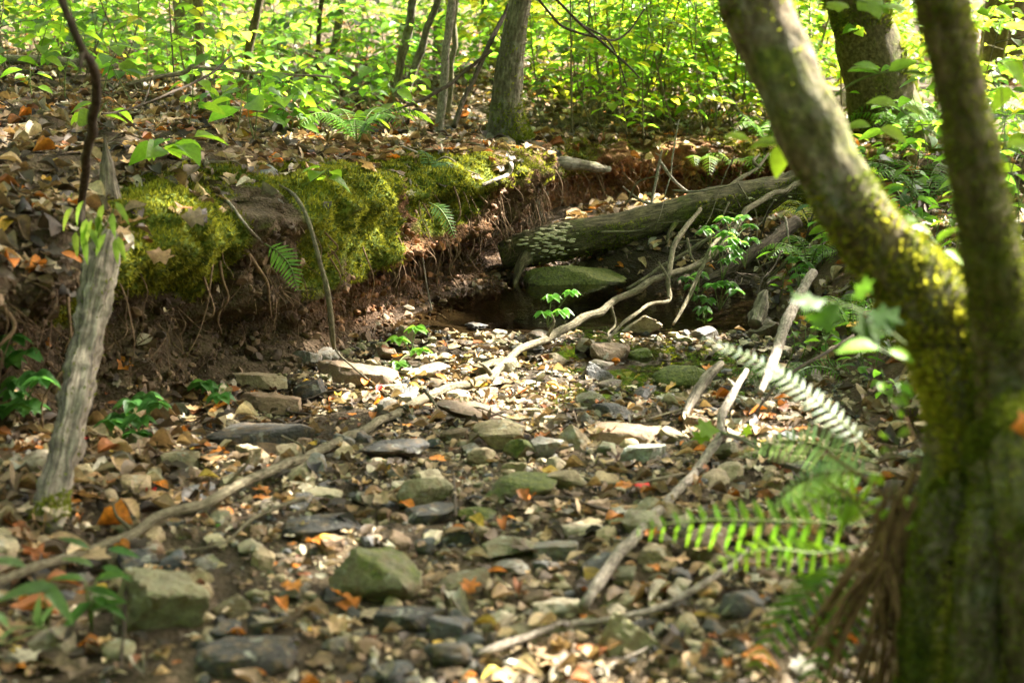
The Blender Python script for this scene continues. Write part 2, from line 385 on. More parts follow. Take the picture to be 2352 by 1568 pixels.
rec = np.interp(st, [0, s_at(5.5), s_at(6.1), s_at(6.9), s_at(7.4), s_at(7.8), arc[-1]], [1, 1, 2.6, 3.6, 2.0, 1, 1])
Dr = np.where((D_ < 0.2), D_ * over[:, None] * np.where((D_ > 0) & (Z_ < .4), rec[:, None], 1), D_)
# on the bulging part of the bank the turf hangs lower before the undercut begins
hang = (np.interp(st, [0, s_at(4.2), s_at(4.6), s_at(6.7), s_at(7.1), arc[-1]], [0, 0, 1, 1, 0, 0])[:, None]) * sst(Z_, .17, .25) * (1 - sst(Z_, .44, .52))
Dd = Dr * (1 - hang) + (-.075) * hang
VX = tx[:, None] + nrm[:, 0:1] * Dd; VY = ty[:, None] + nrm[:, 1:2] * Dd
P3 = np.stack([VX, VY, Zz], -1).reshape(-1, 3)
wall = (sst(Z_, -0.03, 0.07) * (1 - sst(D_, 0.25, 0.6))).ravel()
lip = (sst(Z_ + .16 * np.interp(YT, [4.2, 4.6, 6.7, 7.0], [0, 1, 1, 0]), 0.36, 0.44) * (1 - sst(D_, 0.05, 0.3))).ravel()
big = fbm(P3, 3.1, 3, 9); med = fbm(P3, 8, 4, 3); fin = fbm(P3, 30, 3, 21)
NR = np.repeat(nrm, len(D0), 0)
out = wall * (0.055 * big + 0.05 * med + 0.03 * fin) + lip * 0.07 * np.abs(vnoise(P3 * 6.0))
P3[:, 0] -= NR[:, 0] * out; P3[:, 1] -= NR[:, 1] * out
flat = (1 - wall) * sst(D_, 0.1, 0.5).ravel()
P3[:, 2] += flat * (0.05 * big + 0.02 * med) + wall * 0.03 * med
ymid = YT.ravel(); zz = Z_.ravel()
big2 = fbm(P3 * np.array([1, 1, .45]), 2.6, 3, 61)
mlo = np.interp(ymid, [3.6, 4.3, 4.7, 5.8, 6.6], [.27, .27, .17, .19, .34])
mossL = sst(zz + .06 * big2 - mlo, 0.0, 0.13) * (1 - sst(D_.ravel() + .12 * big, 0.10, 0.36)) * sst(ymid, 3.55, 3.9) * (1 - 0.55 * sst(ymid, 6.3, 6.9)) * np.clip(0.95 + 1.3 * big2, 0.05, 1)
clayL = wall * np.clip(0.05 + 0.95 * sst(ymid, 4.7, 5.6) * (0.9 + 0.6 * med) - 0.4 * sst(ymid, 6.1, 6.5) * (1 - sst(ymid, 7.4, 7.9)), 0, 1)
wetL = (1 - sst(zz, 0.03, 0.3)) * sst(ymid, 4.7, 5.4) * (1 - sst(ymid, 7.3, 7.8)) * 0.9
bank = struct(link('left_bank', make_mesh('left_bank', P3, grid_faces(len(st), len(D0)), M['soil'], col=np.stack([mossL, clayL, wetL], -1))))
LF = grid_faces(len(st), len(D0))
BVH = BVHTree.FromPolygons([tuple(v) for v in np.vstack([BV, P3])], [tuple(f) for f in np.vstack([BF, LF + len(BV)])])
CAMP = Vector((0, 0, CAM_H))
def hit(u, v, maxd=60):
    """where the sight line through that picture point meets the ground"""
    l, n, i, d = BVH.ray_cast(CAMP, ray(u, v).normalized(), maxd)
    return l, n
def drop(x, y, z=30):
    l, n, i, d = BVH.ray_cast(Vector((x, y, z)), Vector((0, 0, -1)), 200)
    return (l, n) if l is not None else (Vector((x, y, 0)), Vector((0, 0, 1)))

wv = cr([(-0.62, 4.05, 0, 0), (0.4, 3.95, 0, 0), (1.0, 4.4, 0, 0), (1.15, 5.6, 0, 0), (1.25, 6.9, 0, 0), (0.2, 7.35, 0, 0), (-0.7, 6.9, 0, 0), (-0.65, 5.4, 0, 0), (-0.72, 4.5, 0, 0), (-0.62, 4.05, 0, 0)], 60)[:-1, :3]
wv[:, 2] = 0.004
ctr = wv.mean(0)
wtri = np.array([[len(wv), i, (i + 1) % len(wv)] for i in range(len(wv))])
struct(link('stream_water', make_mesh('stream_water', np.vstack([wv, ctr]), wtri, M['water'])))

# ------------------------------------------------------------------ leaf, stone and frond shapes
def blade(nst, wf, fold=0.12, droop=0.15, curl=0.0, twist=0.0, wave=0.0, seed=0):
    """leaf along +X, unit length, three points across each station"""
    t = np.linspace(0, 1, nst); w = np.maximum(wf(t), 0.004); V = []
    for i, a in enumerate(t):
        ang = twist * (a - 0.4)
        for sd in (-1, 0, 1):
            y = sd * w[i]; z = fold * abs(y) * 2 - droop * a * a + curl * (y * y) * 6 + wave * math.sin(9 * a + sd * 1.7 + seed) * abs(sd)
            V.append((a, y * math.cos(ang) - z * math.sin(ang) * 0.3, z + y * math.sin(ang)))
    V = np.array(V); T = []
    for i in range(nst - 1):
        for k in (0, 1):
            a = i * 3 + k; T += [(a, a + 3, a + 4), (a, a + 4, a + 1)]
    return V, np.array(T)
def star(lobes, seed=0, curl=0.3, cup=0.2):
    rg = np.random.default_rng(seed); P = [(0, 0)]
    for i, (ang, ln) in enumerate(lobes):
        P.append((math.cos(R(ang)) * ln, math.sin(R(ang)) * ln))
    P = np.array(P); P = P + np.array([0.45, 0]) * 1.0
    r2 = (P[:, 0] - 0.45) ** 2 + P[:, 1] ** 2
    z = cup * r2 * rg.uniform(0.3, 1.8, len(P)) + curl * 0.12 * rg.normal(size=len(P))
    V = np.column_stack([P, z]); n = len(P) - 1
    return V, np.array([(0, 1 + i, 1 + (i + 1) % n) for i in range(n)])
MAPLE = [(0, .55), (18, .33), (35, .40), (55, .52), (75, .26), (105, .42), (130, .24), (180, .45), (230, .24), (255, .42), (285, .26), (305, .52), (325, .40), (342, .33)]
TULIP = [(12, .5), (0, .40), (-12, .5), (-38, .36), (-62, .52), (-100, .34), (-140, .40), (180, .38), (140, .40), (100, .34), (62, .52), (38, .36)]
ov = lambda p, wd: (lambda t: wd * np.sin(math.pi * np.clip(t, 0, 1) ** p) ** 0.85)
DRY = [blade(6, ov(0.85, 0.24), 0.15, 0.3, 1.2, 0.5, 0.05, 1), blade(6, ov(0.8, 0.3), -0.1, -0.35, 1.4, 0.7, 0.07, 2), blade(6, ov(0.95, 0.27), 0.25, 0.5, 0.9, -0.8, 0.07, 3),
       blade(8, lambda t: 0.27 * np.sin(math.pi * t ** 0.9) ** 0.7 * (0.7 + 0.35 * np.sin(t * 22)), 0.15, 0.35, 1.0, 0.7, 0.05, 4),
       blade(6, ov(0.8, 0.22), 0.3, 0.1, 3.2, 1.1, 0.04, 5), star(MAPLE, 1, 1.1, 0.6), star(TULIP, 2, 1.1, -0.7), star(MAPLE, 3, 1.5, 1.0), blade(6, ov(0.9, 0.33), -0.2, 0.35, -1.4, 0.5, 0.06, 6),
       blade(8, lambda t: 0.24 * np.sin(math.pi * t ** 0.8) ** 0.7 * (0.7 + 0.4 * np.sin(t * 19 + 1)), 0.1, -0.5, 0.8, 1.3, 0.07, 7)]
GREEN = [blade(6, ov(0.78, 0.27), 0.25, 0.12), blade(6, ov(0.8, 0.31), 0.12, 0.22, 0, 0.15, 0.01, 2), blade(6, ov(0.72, 0.35), 0.2, 0.30, 0, -0.2), blade(6, ov(0.9, 0.24), 0.35, 0.15, 0, 0.1, 0.012, 4),
         star(TULIP, 9, 0.15, -0.15), star(MAPLE, 8, 0.15, 0.12)]
STRAP = blade(7, ov(0.62, 0.09), 0.3, 0.45, 0, 0.2)
LANCE = blade(6, ov(0.65, 0.14), 0.2, 0.3)
PINNA = blade(5, lambda t: 0.11 * (1 - t) ** 0.6 * (0.35 + 0.65 * np.clip(t * 8, 0, 1)) + 0.004, 0.15, 0.12)
def lib(nm, L, mat): return [make_mesh('%s_shape' % nm, V, T, mat) for V, T in L]
DRY = [(V * np.array([1, 1, .5]), T) for V, T in DRY]
DRY_ME = lib('dry_leaf', DRY, M['dry']); GREEN_ME = lib('green_leaf', GREEN, M['leaf'])
STRAP_ME = lib('strap_leaf', [STRAP], M['leaf'])[0]; LANCE_ME = lib('lance_leaf', [LANCE], M['leaf'])[0]; PINNA_ME = lib('leaflet', [PINNA], M['leaf'])[0]

def merge(templates, idx, pos, rot, sc, col, jit=0.0):
    idx = np.asarray(idx); pos = np.asarray(pos, float); rot = np.asarray(rot, float); sc = np.asarray(sc, float); col = np.asarray(col, float)
    Vs, Ts, Cs, n = [], [], [], 0
    for k, (V, T) in enumerate(templates):
        m = np.where(idx == k)[0]
        if not len(m): continue
        q = np.einsum('nij,vj->nvi', rot[m], V) * sc[m][:, None, None] + pos[m][:, None, :]
        Vs.append(q.reshape(-1, 3)); off = n + np.arange(len(m)) * len(V)
        Ts.append((T[None] + off[:, None, None]).reshape(-1, 3)); Cs.append(np.repeat(col[m], len(V), 0)); n += len(m) * len(V)
    return np.vstack(Vs), np.vstack(Ts), np.vstack(Cs)
def frames(nrm_, yaw):
    """rotation matrices with Z = nrm_ and X turned by yaw"""
    Zv = np.asarray(nrm_, float); Zv = Zv / np.linalg.norm(Zv, axis=1)[:, None]
    a = np.stack([np.cos(yaw), np.sin(yaw), 0 * yaw], 1)
    Xv = a - Zv * np.sum(a * Zv, 1)[:, None]; Xv /= np.linalg.norm(Xv, axis=1)[:, None] + 1e-9
    return np.stack([Xv, np.cross(Zv, Xv), Zv], -1)
def mat4(rot, pos, sc):
    m = Matrix.Identity(4)
    for i in range(3):
        for j in range(3): m[i][j] = rot[i][j] * sc
        m[i][3] = pos[i]
    return m
def jitcol(c, a=0.18, rg=RNG):
    c = np.asarray(c, float); k = 1 + a * rg.normal(); h = 0.06 * rg.normal()
    return tuple(np.clip([c[0] * k * (1 + h), c[1] * k, c[2] * k * (1 - h)], 0.002, 0.9))

def ico(n):
    bm = bmesh.new(); bmesh.ops.create_icosphere(bm, subdivisions=n, radius=1)
    V = np.array([v.co[:] for v in bm.verts]); F = np.array([[v.index for v in f.verts] for f in bm.faces]); bm.free(); return V, F
I1, I2, I3, I4 = ico(1), ico(2), ico(3), ico(4)
def stone_shape(seed, I=I3, kind='angular'):
    rg = np.random.default_rng(seed); D, F = I
    n = {'angular': 11, 'slab': 9, 'round': 14, 'pyramid': 7, 'block': 8}[kind]
    N = rg.normal(size=(n, 3)); N /= np.linalg.norm(N, axis=1)[:, None]; d = rg.uniform(0.75, 1.15, n)
    if kind == 'slab': N = np.vstack([N, [[0.06, 0.04, 1], [0, 0.05, -1]]]); d = np.append(d * 1.1, [0.42, 0.42])
    if kind == 'block':
        a = rg.uniform(0, 1.5); N = np.vstack([[math.cos(a + k * 1.57), math.sin(a + k * 1.57), rg.normal() * 0.15] for k in range(4)] + [[0.1, 0, 1], [0, 0, -1], rg.normal(size=3), rg.normal(size=3)]); N /= np.linalg.norm(N, axis=1)[:, None]; d = rg.uniform(0.75, 0.95, len(N)); d[-2:] = 1.05
    if kind == 'pyramid':
        a = rg.uniform(0, 6); N = np.array([[math.cos(a + k * 2.0944) * 0.8, math.sin(a + k * 2.0944) * 0.8, 0.55] for k in range(3)] + [[0, 0, -1], [math.cos(a + 1) * .9, math.sin(a + 1) * .9, .3]]); N /= np.linalg.norm(N, axis=1)[:, None]; d = np.array([.6, .62, .58, .5, .85])
    pw = 9 if kind == 'round' else 16 if kind == 'pyramid' else 38
    r = (np.sum((np.maximum(D @ N.T, 0) / d) ** pw, 1)) ** (-1 / pw)
    r = np.minimum(r, 1.6)
    V = D * r[:, None]; V = V * (1 + 0.075 * fbm(V, 2.3, 4, seed * 3.7)[:, None] + 0.02 * fbm(V, 8, 2, seed)[:, None])
    lo, hi = V.min(0), V.max(0); V = (V - (lo + hi) / 2) / (hi - lo)
    return V, F
LAND = []         # (u, v, phrase) used to say where a small thing lies
def where(p, avoid=None):
    u, v, _ = proj(p); best = min((math.hypot(u - a, (v - b) * 1.4), a, b, ph) for a, b, ph in LAND if ph != avoid)
    _, a, b, ph = best
    if abs(u - a) > abs(v - b) * 1.6: rel = 'left of' if u < a else 'right of'
    else: rel = 'in front of' if v > b else 'behind'
    return '%s the %s' % (rel, ph)

# ------------------------------------------------------------------ stones that can be told apart
TAN, OLIVE, GREY, DARK, BLUE, PALE, BROWN, CREAM = (.31, .24, .14), (.19, .17, .09), (.17, .155, .125), (.048, .044, .038), (.085, .083, .08), (.40, .40, .345), (.18, .115, .065), (.42, .35, .24)
HERO = [  # u, v, width, height, colour, moss, wet, kind, label, short phrase
 (605, 1000, 215, 62, DARK, .1, .2, 'slab', 'long dark grey slab with a tan upper edge left of midstream', 'long dark slab'),
 (600, 872, 118, 46, TAN, .15, 0, 'slab', 'flat tan stone, upper of the pair stacked below the left bank', 'stacked tan stones'),
 (622, 925, 155, 52, BROWN, .2, 0, 'slab', 'flat brown stone, lower of the pair stacked below the left bank', None),
 (712, 902, 70, 62, DARK, .1, .2, 'angular', 'dark lump of stone right of the stacked tan pair', None),
 (822, 858, 165, 56, BROWN, .1, .1, 'slab', 'broad brown slab at the foot of the bank by the sunlit stones', 'broad brown slab'),
 (905, 1032, 150, 66, DARK, .15, .3, 'angular', 'dark wide stone under the long branch in midstream', 'dark wide midstream stone'),
 (1150, 1002, 108, 78, TAN, .2, 0, 'angular', 'large tan angular stone in the middle of the bed', 'large tan angular stone'),
 (1105, 1048, 58, 48, TAN, .15, 0, 'angular', 'small tan stone leaning at the left foot of the large angular one', None),
 (1196, 1036, 72, 66, OLIVE, .75, 0, 'angular', 'yellow-green mossy stone with a yellow leaf beside the large tan stone', 'yellow-green mossy stone'),
 (1316, 1004, 78, 68, TAN, .1, 0, 'pyramid', 'pointed tan stone right of the grey one in midstream', 'pointed tan stone'),
 (1252, 1028, 76, 60, GREY, .1, 0, 'angular', 'grey stone between the mossy stone and the pointed tan stone', None),
 (1475, 1042, 98, 52, PALE, .1, 0, 'block', 'pale whitish block of stone on the right of the bed', 'pale whitish block'),
 (1428, 998, 150, 44, BROWN, .35, 0, 'slab', 'long brown stone behind the pale whitish block', None),
 (1512, 990, 68, 26, TAN, 0, 0, 'slab', 'thin tan slab behind and right of the pale block', None),
 (1412, 946, 98, 46, DARK, 0, .4, 'angular', 'dark wet looking stone right of midstream near the puddle', 'dark stone by the puddle'),
 (976, 1126, 122, 88, OLIVE, .35, 0, 'angular', 'olive grey angular stone in front of the dark wide stone', 'olive grey angular stone'),
 (986, 1182, 122, 48, DARK, .1, .1, 'slab', 'dark tilted slab just below the olive grey stone', None),
 (1196, 1116, 165, 68, OLIVE, .7, 0, 'round', 'low rounded stone with brown-green moss in midstream', 'low mossy stone'),
 (1292, 1098, 104, 58, TAN, .25, 0, 'round', 'tan rounded stone behind the low mossy one with an orange leaf', None),
 (1095, 1182, 84, 38, GREY, .75, 0, 'round', 'small dark green mossy stone right of the tilted slab', None),
 (740, 1214, 165, 58, DARK, 0, .2, 'slab', 'flat dark slab left of the stream centre below the long branch', 'flat dark slab'),
 (862, 1328, 200, 150, OLIVE, .62, 0, 'angular', 'large peaked stone with green moss in the lower middle', 'mossy peaked stone'),
 (372, 1386, 210, 150, (.22, .20, .11), .42, 0, 'block', 'largest boulder at lower left, olive with a dark right end', 'olive boulder'),
 (566, 1512, 215, 95, DARK, .2, 0, 'slab', 'dark slab with a pale upper edge near the bottom left', 'dark bottom slab'),
 (1036, 1450, 102, 68, BLUE, 0, .2, 'block', 'blue grey square block near the bottom of the bed', 'blue grey block'),
 (945, 1424, 155, 62, DARK, .05, .15, 'slab', 'dark flat stone touching the left of the blue grey block', None),
 (1030, 1506, 104, 74, BLUE, 0, .2, 'round', 'blue grey rounded stone in front of the square block', None),
 (890, 1546, 112, 42, BLUE, 0, .1, 'round', 'low grey stone at the bottom edge left of the rounded one', None),
 (1286, 1394, 124, 48, CREAM, .12, 0, 'slab', 'cream slab lying below the foot of the white stick', 'cream slab'),
 (1430, 1450, 165, 130, (.26, .24, .12), .5, 0, 'pyramid', 'green tinged triangular stone at lower right by the bottom stick', 'green triangular stone'),
 (1212, 1456, 84, 54, TAN, 0, 0, 'round', 'rough tan stone above the bottom stick', None),
 (1232, 1378, 64, 54, BROWN, .1, .2, 'angular', 'dark brown stone left of the cream slab', None),
 (1170, 1256, 118, 54, OLIVE, .4, 0, 'angular', 'olive stone with a ridged top in the lower middle of the bed', 'ridged olive stone'),
 (1276, 1266, 98, 52, GREY, .1, 0, 'block', 'grey tan block right of the ridged olive stone', 'grey tan block'),
 (1170, 1302, 90, 44, GREY, .3, 0, 'angular', 'grey green stone in front of the ridged olive stone', None),
 (1502, 1276, 84, 48, TAN, .1, 0, 'block', 'tan block right of the white stick', 'tan block'),
 (1330, 1214, 94, 36, CREAM, .15, 0, 'slab', 'pale flat stone behind the grey tan block', None),
 (976, 1256, 42, 40, BLUE, 0, .1, 'round', 'small dark blue stone alone in the lower middle', None),
 (612, 1440, 84, 38, DARK, 0, 0, 'slab', 'small dark slab above the dark bottom slab', None),
 (1180, 1530, 46, 30, PALE, 0, 0, 'block', 'small white block at the bottom edge', None),
 (572, 1048, 52, 52, TAN, .25, 0, 'block', 'upright tan stone in front of the long dark slab', None),
 (1400, 812, 78, 64, BROWN, .35, .1, 'round', 'brown rounded stone at the right edge of the sunlit stones', 'brown rounded stone'),
 (1470, 746, 88, 58, TAN, .3, .1, 'angular', 'tan knobbly stone at the right edge of the pool', 'knobbly stone by the pool'),
 (1366, 852, 74, 54, DARK, 0, .5, 'pyramid', 'dark pointed wet stone in the puddle on the right', 'dark pointed wet stone'),
 (1466, 818, 64, 44, OLIVE, .9, 0, 'round', 'small stone wholly covered in green moss right of the brown one', None),
 (1562, 862, 115, 66, OLIVE, .95, 0, 'round', 'rounded hump of moss at the right side of the bed', 'moss hump'),
 (1282, 826, 50, 38, TAN, 0, .2, 'angular', 'tan stone at the back right of the sunlit stones', None),
 (985, 848, 92, 52, CREAM, 0, .1, 'angular', 'brightest sunlit stone left of the long branch', 'brightest sunlit stone'),
 (1062, 790, 46, 26, BROWN, 0, .4, 'round', 'wet brown stone at the front of the pool', None),
 (1215, 797, 62, 34, GREY, 0, .4, 'round', 'grey stone at the front of the pool right of the branch', None),
 (1128, 872, 76, 42, CREAM, 0, .1, 'angular', 'sunlit cream stone under the crook of the long branch', None),
 (1042, 906, 70, 34, CREAM, 0, .2, 'slab', 'flat sunlit cream stone in front of the brightest one', None),
 (918, 892, 60, 36, TAN, 0, .1, 'angular', 'sunlit tan stone right of the broad brown slab', None),
 (932, 772, 42, 44, TAN, .2, .1, 'block', 'upright tan stone against the foot of the red bank', None),
 (886, 812, 44, 34, BROWN, 0, .1, 'angular', 'reddish brown stone beside the upright one under the bank', None),
 (1096, 748, 48, 22, DARK, .3, .6, 'round', 'dark stone standing in the shallow pool', None),
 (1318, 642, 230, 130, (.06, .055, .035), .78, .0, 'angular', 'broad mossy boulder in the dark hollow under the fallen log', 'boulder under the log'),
 (705, 822, 62, 46, GREY, .1, .1, 'angular', 'grey stone lying against the bank above the brown slab', None),
 (752, 818, 52, 42, GREY, .1, .1, 'round', 'rounded grey stone at the bank foot by the hanging stick', None),
 (1275, 966, 66, 26, CREAM, 0, 0, 'slab', 'thin cream slab behind the pointed tan stone', None),
 (1228, 946, 62, 28, TAN, 0, 0, 'slab', 'flat tan stone behind the large angular stone', None),
 (1090, 952, 165, 34, BROWN, .2, .3, 'slab', 'long dark brown slab across midstream behind the tan stone', None),
 (440, 1092, 74, 50, BROWN, .1, 0, 'angular', 'brown stone left of the upright tan one', None),
 (1020, 820, 50, 30, TAN, 0, .3, 'round', 'wet tan stone behind the brightest sunlit stone', None),
 (830, 1145, 60, 40, DARK, 0, .1, 'round', 'small dark stone left of the olive grey stone', None),
 (735, 1135, 95, 50, OLIVE, .4, 0, 'angular', 'pale green lichened stone behind the flat dark slab', None),
]
placed = []
for i, (u, v, w, h, c, mo, we, kd, lab, ph) in enumerate(HERO):
    p, n = hit(u, v + h * 0.42)
    t = p.y; k = t / FPX; ww = w * k * 1.2; dep = ww * (0.62 if kd in ('slab', 'block') else 0.75); tilt = 0.27
    hh = max(h * k - dep * tilt, h * k * 0.55) * 1.45
    V, F = stone_shape(100 + i, I4, kd)
    o = link('stone', make_mesh('stone', V, F, M['stone'], sharp=26))
    o.location = (p.x * (1 + dep * 0.35 / p.y), p.y + dep * 0.35, p.z + hh * 0.32); o.scale = (ww, dep, hh)
    o.rotation_euler = (random.uniform(-.12, .12), random.uniform(-.15, .15), random.uniform(-.25, .25))
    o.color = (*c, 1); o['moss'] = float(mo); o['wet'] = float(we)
    tag(o, lab, 'stone', 'large stones of the stream bed'); placed.append((o.location.x, o.location.y, ww * 0.5))
    if ph: LAND.append((u, v, ph))
LAND += [(120, 1000, 'leaning dead trunk'), (1580, 1100, 'white stick'), (1390, 1430, 'bottom stick'), (640, 560, 'mossy bank edge'), (1380, 530, 'fallen log'), (1165, 200, 'grey tree trunk'), (2050, 150, 'dark leaning trunk'),
         (1850, 250, 'curved foreground trunk'), (2250, 200, 'right foreground trunk'), (230, 200, 'crooked dark stem'), (960, 80, 'pair of leaning stems'), (1420, 400, 'red clay bank'), (1750, 800, 'ringed pale stick'), (1150, 690, 'pool'),
         (1900, 1400, 'dead root bundle'), (1020, 140, 'slim pale stem'), (1300, 200, 'sunlit thicket'), (800, 280, 'bank top'), (200, 420, 'short grey stump')]
# smaller stones: the 230 largest singly, the rest as one spread
SM = [stone_shape(300 + i, I3, ['angular', 'slab', 'angular', 'round', 'block', 'slab'][i % 6]) for i in range(24)]
SM_ME = [make_mesh('small_stone', V, F, M['stone'], sharp=26) for V, F in SM]
PAL = [(TAN, 'tan'), (OLIVE, 'olive'), (GREY, 'grey'), (DARK, 'dark'), (BROWN, 'brown'), (CREAM, 'cream'), (OLIVE, 'olive'), (TAN, 'tan'), (BROWN, 'brown'), (TAN, 'tan'), (BLUE, 'blue grey')]
rg = np.random.default_rng(5); cand = []
while len(cand) < 1500:
    y = rg.uniform(2.1, 5.3); x = rg.uniform(-1.35, 0.98)
    if x > x_right(y) + 0.05: continue
    s_ = float(np.clip(rg.lognormal(math.log(0.042), 0.45), 0.018, 0.12))
    if any((x - a) ** 2 + (y - b) ** 2 < (c * 0.95 + s_ * 0.5) ** 2 for a, b, c in placed): continue
    u, v, _ = proj((x, y, 0))
    if not (-30 < u < 2380 and v < 1600): continue
    cand.append((s_ / y, x, y, s_)); 
    if s_ > 0.04: placed.append((x, y, s_ * 0.5))
cand.sort(reverse=True)
used_lab = {}
for k, (_, x, y, s_) in enumerate(cand[:232]):
    p, n = drop(x, y, 1.0) if x > -0.9 else drop(x, y, 0.3)
    j = rg.integers(len(SM)); o = link('stone', SM_ME[j]); c, cn = PAL[rg.integers(len(PAL))]
    o.scale = (s_ * rg.uniform(.9, 1.4), s_ * rg.uniform(.7, 1.1), s_ * rg.uniform(.4, .75)); o.location = (x, y, p.z + o.scale[2] * 0.22)
    o.rotation_euler = (rg.normal() * .2, rg.normal() * .2, rg.uniform(0, 6.28)); o.color = (*jitcol(c), 1)
    o['moss'] = float(max(0, rg.normal() * .2)); o['wet'] = float(np.clip((y - 3.9) * 1.2, 0, .7) + (0.1 if cn == 'dark' else 0))
    sz = 'small' if s_ < 0.055 else 'fist sized'
    shp = ['angular', 'flat', 'angular', 'rounded', 'blocky', 'flat'][j % 6]
    tag(o, '%s %s %s stone %s' % (sz, cn, shp, where(o.location)), 'stone', 'smaller stones of the stream bed')
def many_stones(name, n, lo, hi, shapes, area, label, zoff=0.25, seed=1):
    rg = np.random.default_rng(seed)
    y = rg.uniform(area[2], area[3], n * 2); x = rg.uniform(area[0], area[1], n * 2)
    k = np.where((x < x_right(y) + 0.2) & (fbm(np.stack([x, y, 0 * x], 1), 3.0, 2, 55 + seed) > -0.45))[0][:n]; n = len(k); x, y = x[k], y[k]
    sc = lo + (hi - lo) * rg.random(n) ** 2
    pos = np.stack([x, y, bed_z(x, y) + sc * zoff * 0.5], 1); idx = rg.integers(len(shapes), size=n)
    col = np.array([c for c, _ in PAL])[rg.integers(len(PAL), size=n)] * (1 + .22 * rg.normal(size=(n, 1))).clip(.4, 1.6)
    rot = frames(np.array([0, 0, 1.0]) + 0.35 * rg.normal(size=(n, 3)), rg.uniform(0, 6.28, n))
    V, T, C = merge(shapes, idx, pos, rot, sc, col)
    return stuff(link(name, make_mesh(name, V, T, M['pebble'], smooth=False, col=C)), label, 'gravel')
LOW = [stone_shape(500 + i, I2, ['angular', 'slab', 'round'][i % 3]) for i in range(8)]
LOW = [(V * np.array([1.2, .9, .6]), F) for V, F in LOW]
PEB = [stone_shape(600 + i, I1, ['angular', 'slab', 'round'][i % 3]) for i in range(10)]
PEB = [(V * np.array([1.2, .9, .65]), F) for V, F in PEB]
many_stones('stone_spread', 650, 0.022, 0.05, LOW, (-1.35, 1.05, 2.0, 5.3), 'smaller loose stones spread between the larger ones', seed=2)
many_stones('gravel', 9000, 0.006, 0.024, PEB, (-1.4, 1.1, 1.9, 5.35), 'fine gravel between the stones of the stream bed', seed=3)

rg = np.random.default_rng(9); n = 1000; y = rg.uniform(4.9, 6.6, n); x = np.interp(y, T0[:1900, 1], T0[:1900, 0]) + rg.normal(-.07, .06, n); sz = .01 + .05 * rg.random(n) ** 3
V, T, C = merge(LOW, rg.integers(len(LOW), size=n), np.stack([x, y, [drop(a, b, .25)[0].z for a, b in zip(x, y)] + sz * .15], 1), frames(np.array([0, 0, 1.0]) + .4 * rg.normal(size=(n, 3)), rg.uniform(0, 6.28, n)), sz, np.array([[.06, .042, .026]]) * rg.uniform(.4, 2.2, (n, 1)))
stuff(link('gravel', make_mesh('gravel', V, T, M['pebble'], smooth=False, col=C)), 'dark wet gravel along the left edge of the pool', 'gravel')

# ------------------------------------------------------------------ fallen leaves
LC = [((.30, .205, .10), 'tan', 24), ((.125, .083, .044), 'brown', 24), ((.36, .30, .20), 'pale', 13), ((.05, .034, .02), 'dark brown', 20), ((.44, .15, .018), 'orange', 4.5), ((.22, .075, .02), 'rusty', 4), ((.44, .28, .035), 'yellow', 1.5), ((.21, .135, .065), 'brown', 22)]
LCp = np.array([c[2] for c in LC], float); LCp /= LCp.sum()
ORANGE = [(1200, 825), (1165, 1345), (725, 1267), (640, 1406), (735, 1280), (1080, 1216), (920, 1182), (1215, 1176), (1278, 1098), (1450, 1146), (1210, 1180), (692, 1366), (1142, 1470), (620, 1172), (455, 1122), (832, 1402), (1060, 1392), (990, 1082),
          (782, 930), (842, 896), (962, 962), (1030, 842), (1098, 868), (1505, 905), (1512, 1345), (1330, 1370), (1350, 1330), (1470, 1160), (470, 1135), (1590, 1060), (1120, 905), (1000, 880), (940, 900), (1255, 900), (1480, 1250), (610, 1160), (1240, 1018), (1390, 1225), (300, 1290), (860, 970)]
RED = [(1497, 1142), (358, 1160), (205, 1030), (880, 905)]
leafs = []     # x, y, z, normal, size, colour index
rg = np.random.default_rng(21)
def add_leaf(p, n, s_, ci, lift=0.004): leafs.append((p.x, p.y, p.z + lift, n.x, n.y, n.z, s_, ci))
for (u, v) in ORANGE:
    p, n = hit(u, v); add_leaf(p, Vector((0, -.12, 1)), 0.052, 4 if rg.random() < .7 else 6, 0.03)
nh = len(leafs)
for (u, v) in RED:
    p, n = hit(u, v); add_leaf(p, Vector((0, -.12, 1)), 0.045, 8, 0.03)
LC.append(((.42, .02, .012), 'red', 0))
nfix = len(leafs)
HS = np.array([(a, b, c) for a, b, c in placed if c > .035])
def litter(n, x0, x1, y0, y1, dens, zmax=30, lift=0.006, smin=.05, smax=.095, ok=None, lay=0.03):
    x = rg.uniform(x0, x1, n); y = rg.uniform(y0, y1, n)
    k = np.where(rg.random(n) < dens(x, y))[0]; x, y = x[k], y[k]
    if y1 < 6 and len(x):
        bl = (((x[:, None] - HS[None, :, 0]) ** 2 + (y[:, None] - HS[None, :, 1]) ** 2) < (HS[None, :, 2] * 1.05) ** 2).any(1) & (rg.random(len(x)) < .9); x, y = x[~bl], y[~bl]
    ci = rg.choice(len(LCp), p=LCp, size=len(x)); sz = rg.uniform(smin, smax, len(x)); lf = lift + rg.random(len(x)) ** 2 * lay
    for i in range(len(x)):
        p, nn = drop(x[i], y[i], zmax)
        u, v, dd = proj(p)
        if not (-120 < u < 2480 and -150 < v < 1720): continue
        if ok and not ok(p, nn): continue
        add_leaf(p, nn, sz[i], ci[i], lf[i])
toe_x = lambda y: np.interp(y, T0[:1900, 1], T0[:1900, 0])
clump = lambda x, y: 0.55 + 0.6 * fbm(np.stack([x, y, 0 * x], 1), 1.8, 2, 77)
all1 = lambda x, y: 1.0 + 0 * x
litter(8500, -3.2, 0.1, 2.9, 7.2, lambda x, y: np.where(x < toe_x(y) - 0.10, 1.0, np.where(y < 3.9, .9, .13)), ok=lambda p, n: p.z > .40 and n.z > .2, smin=.035, smax=.085)
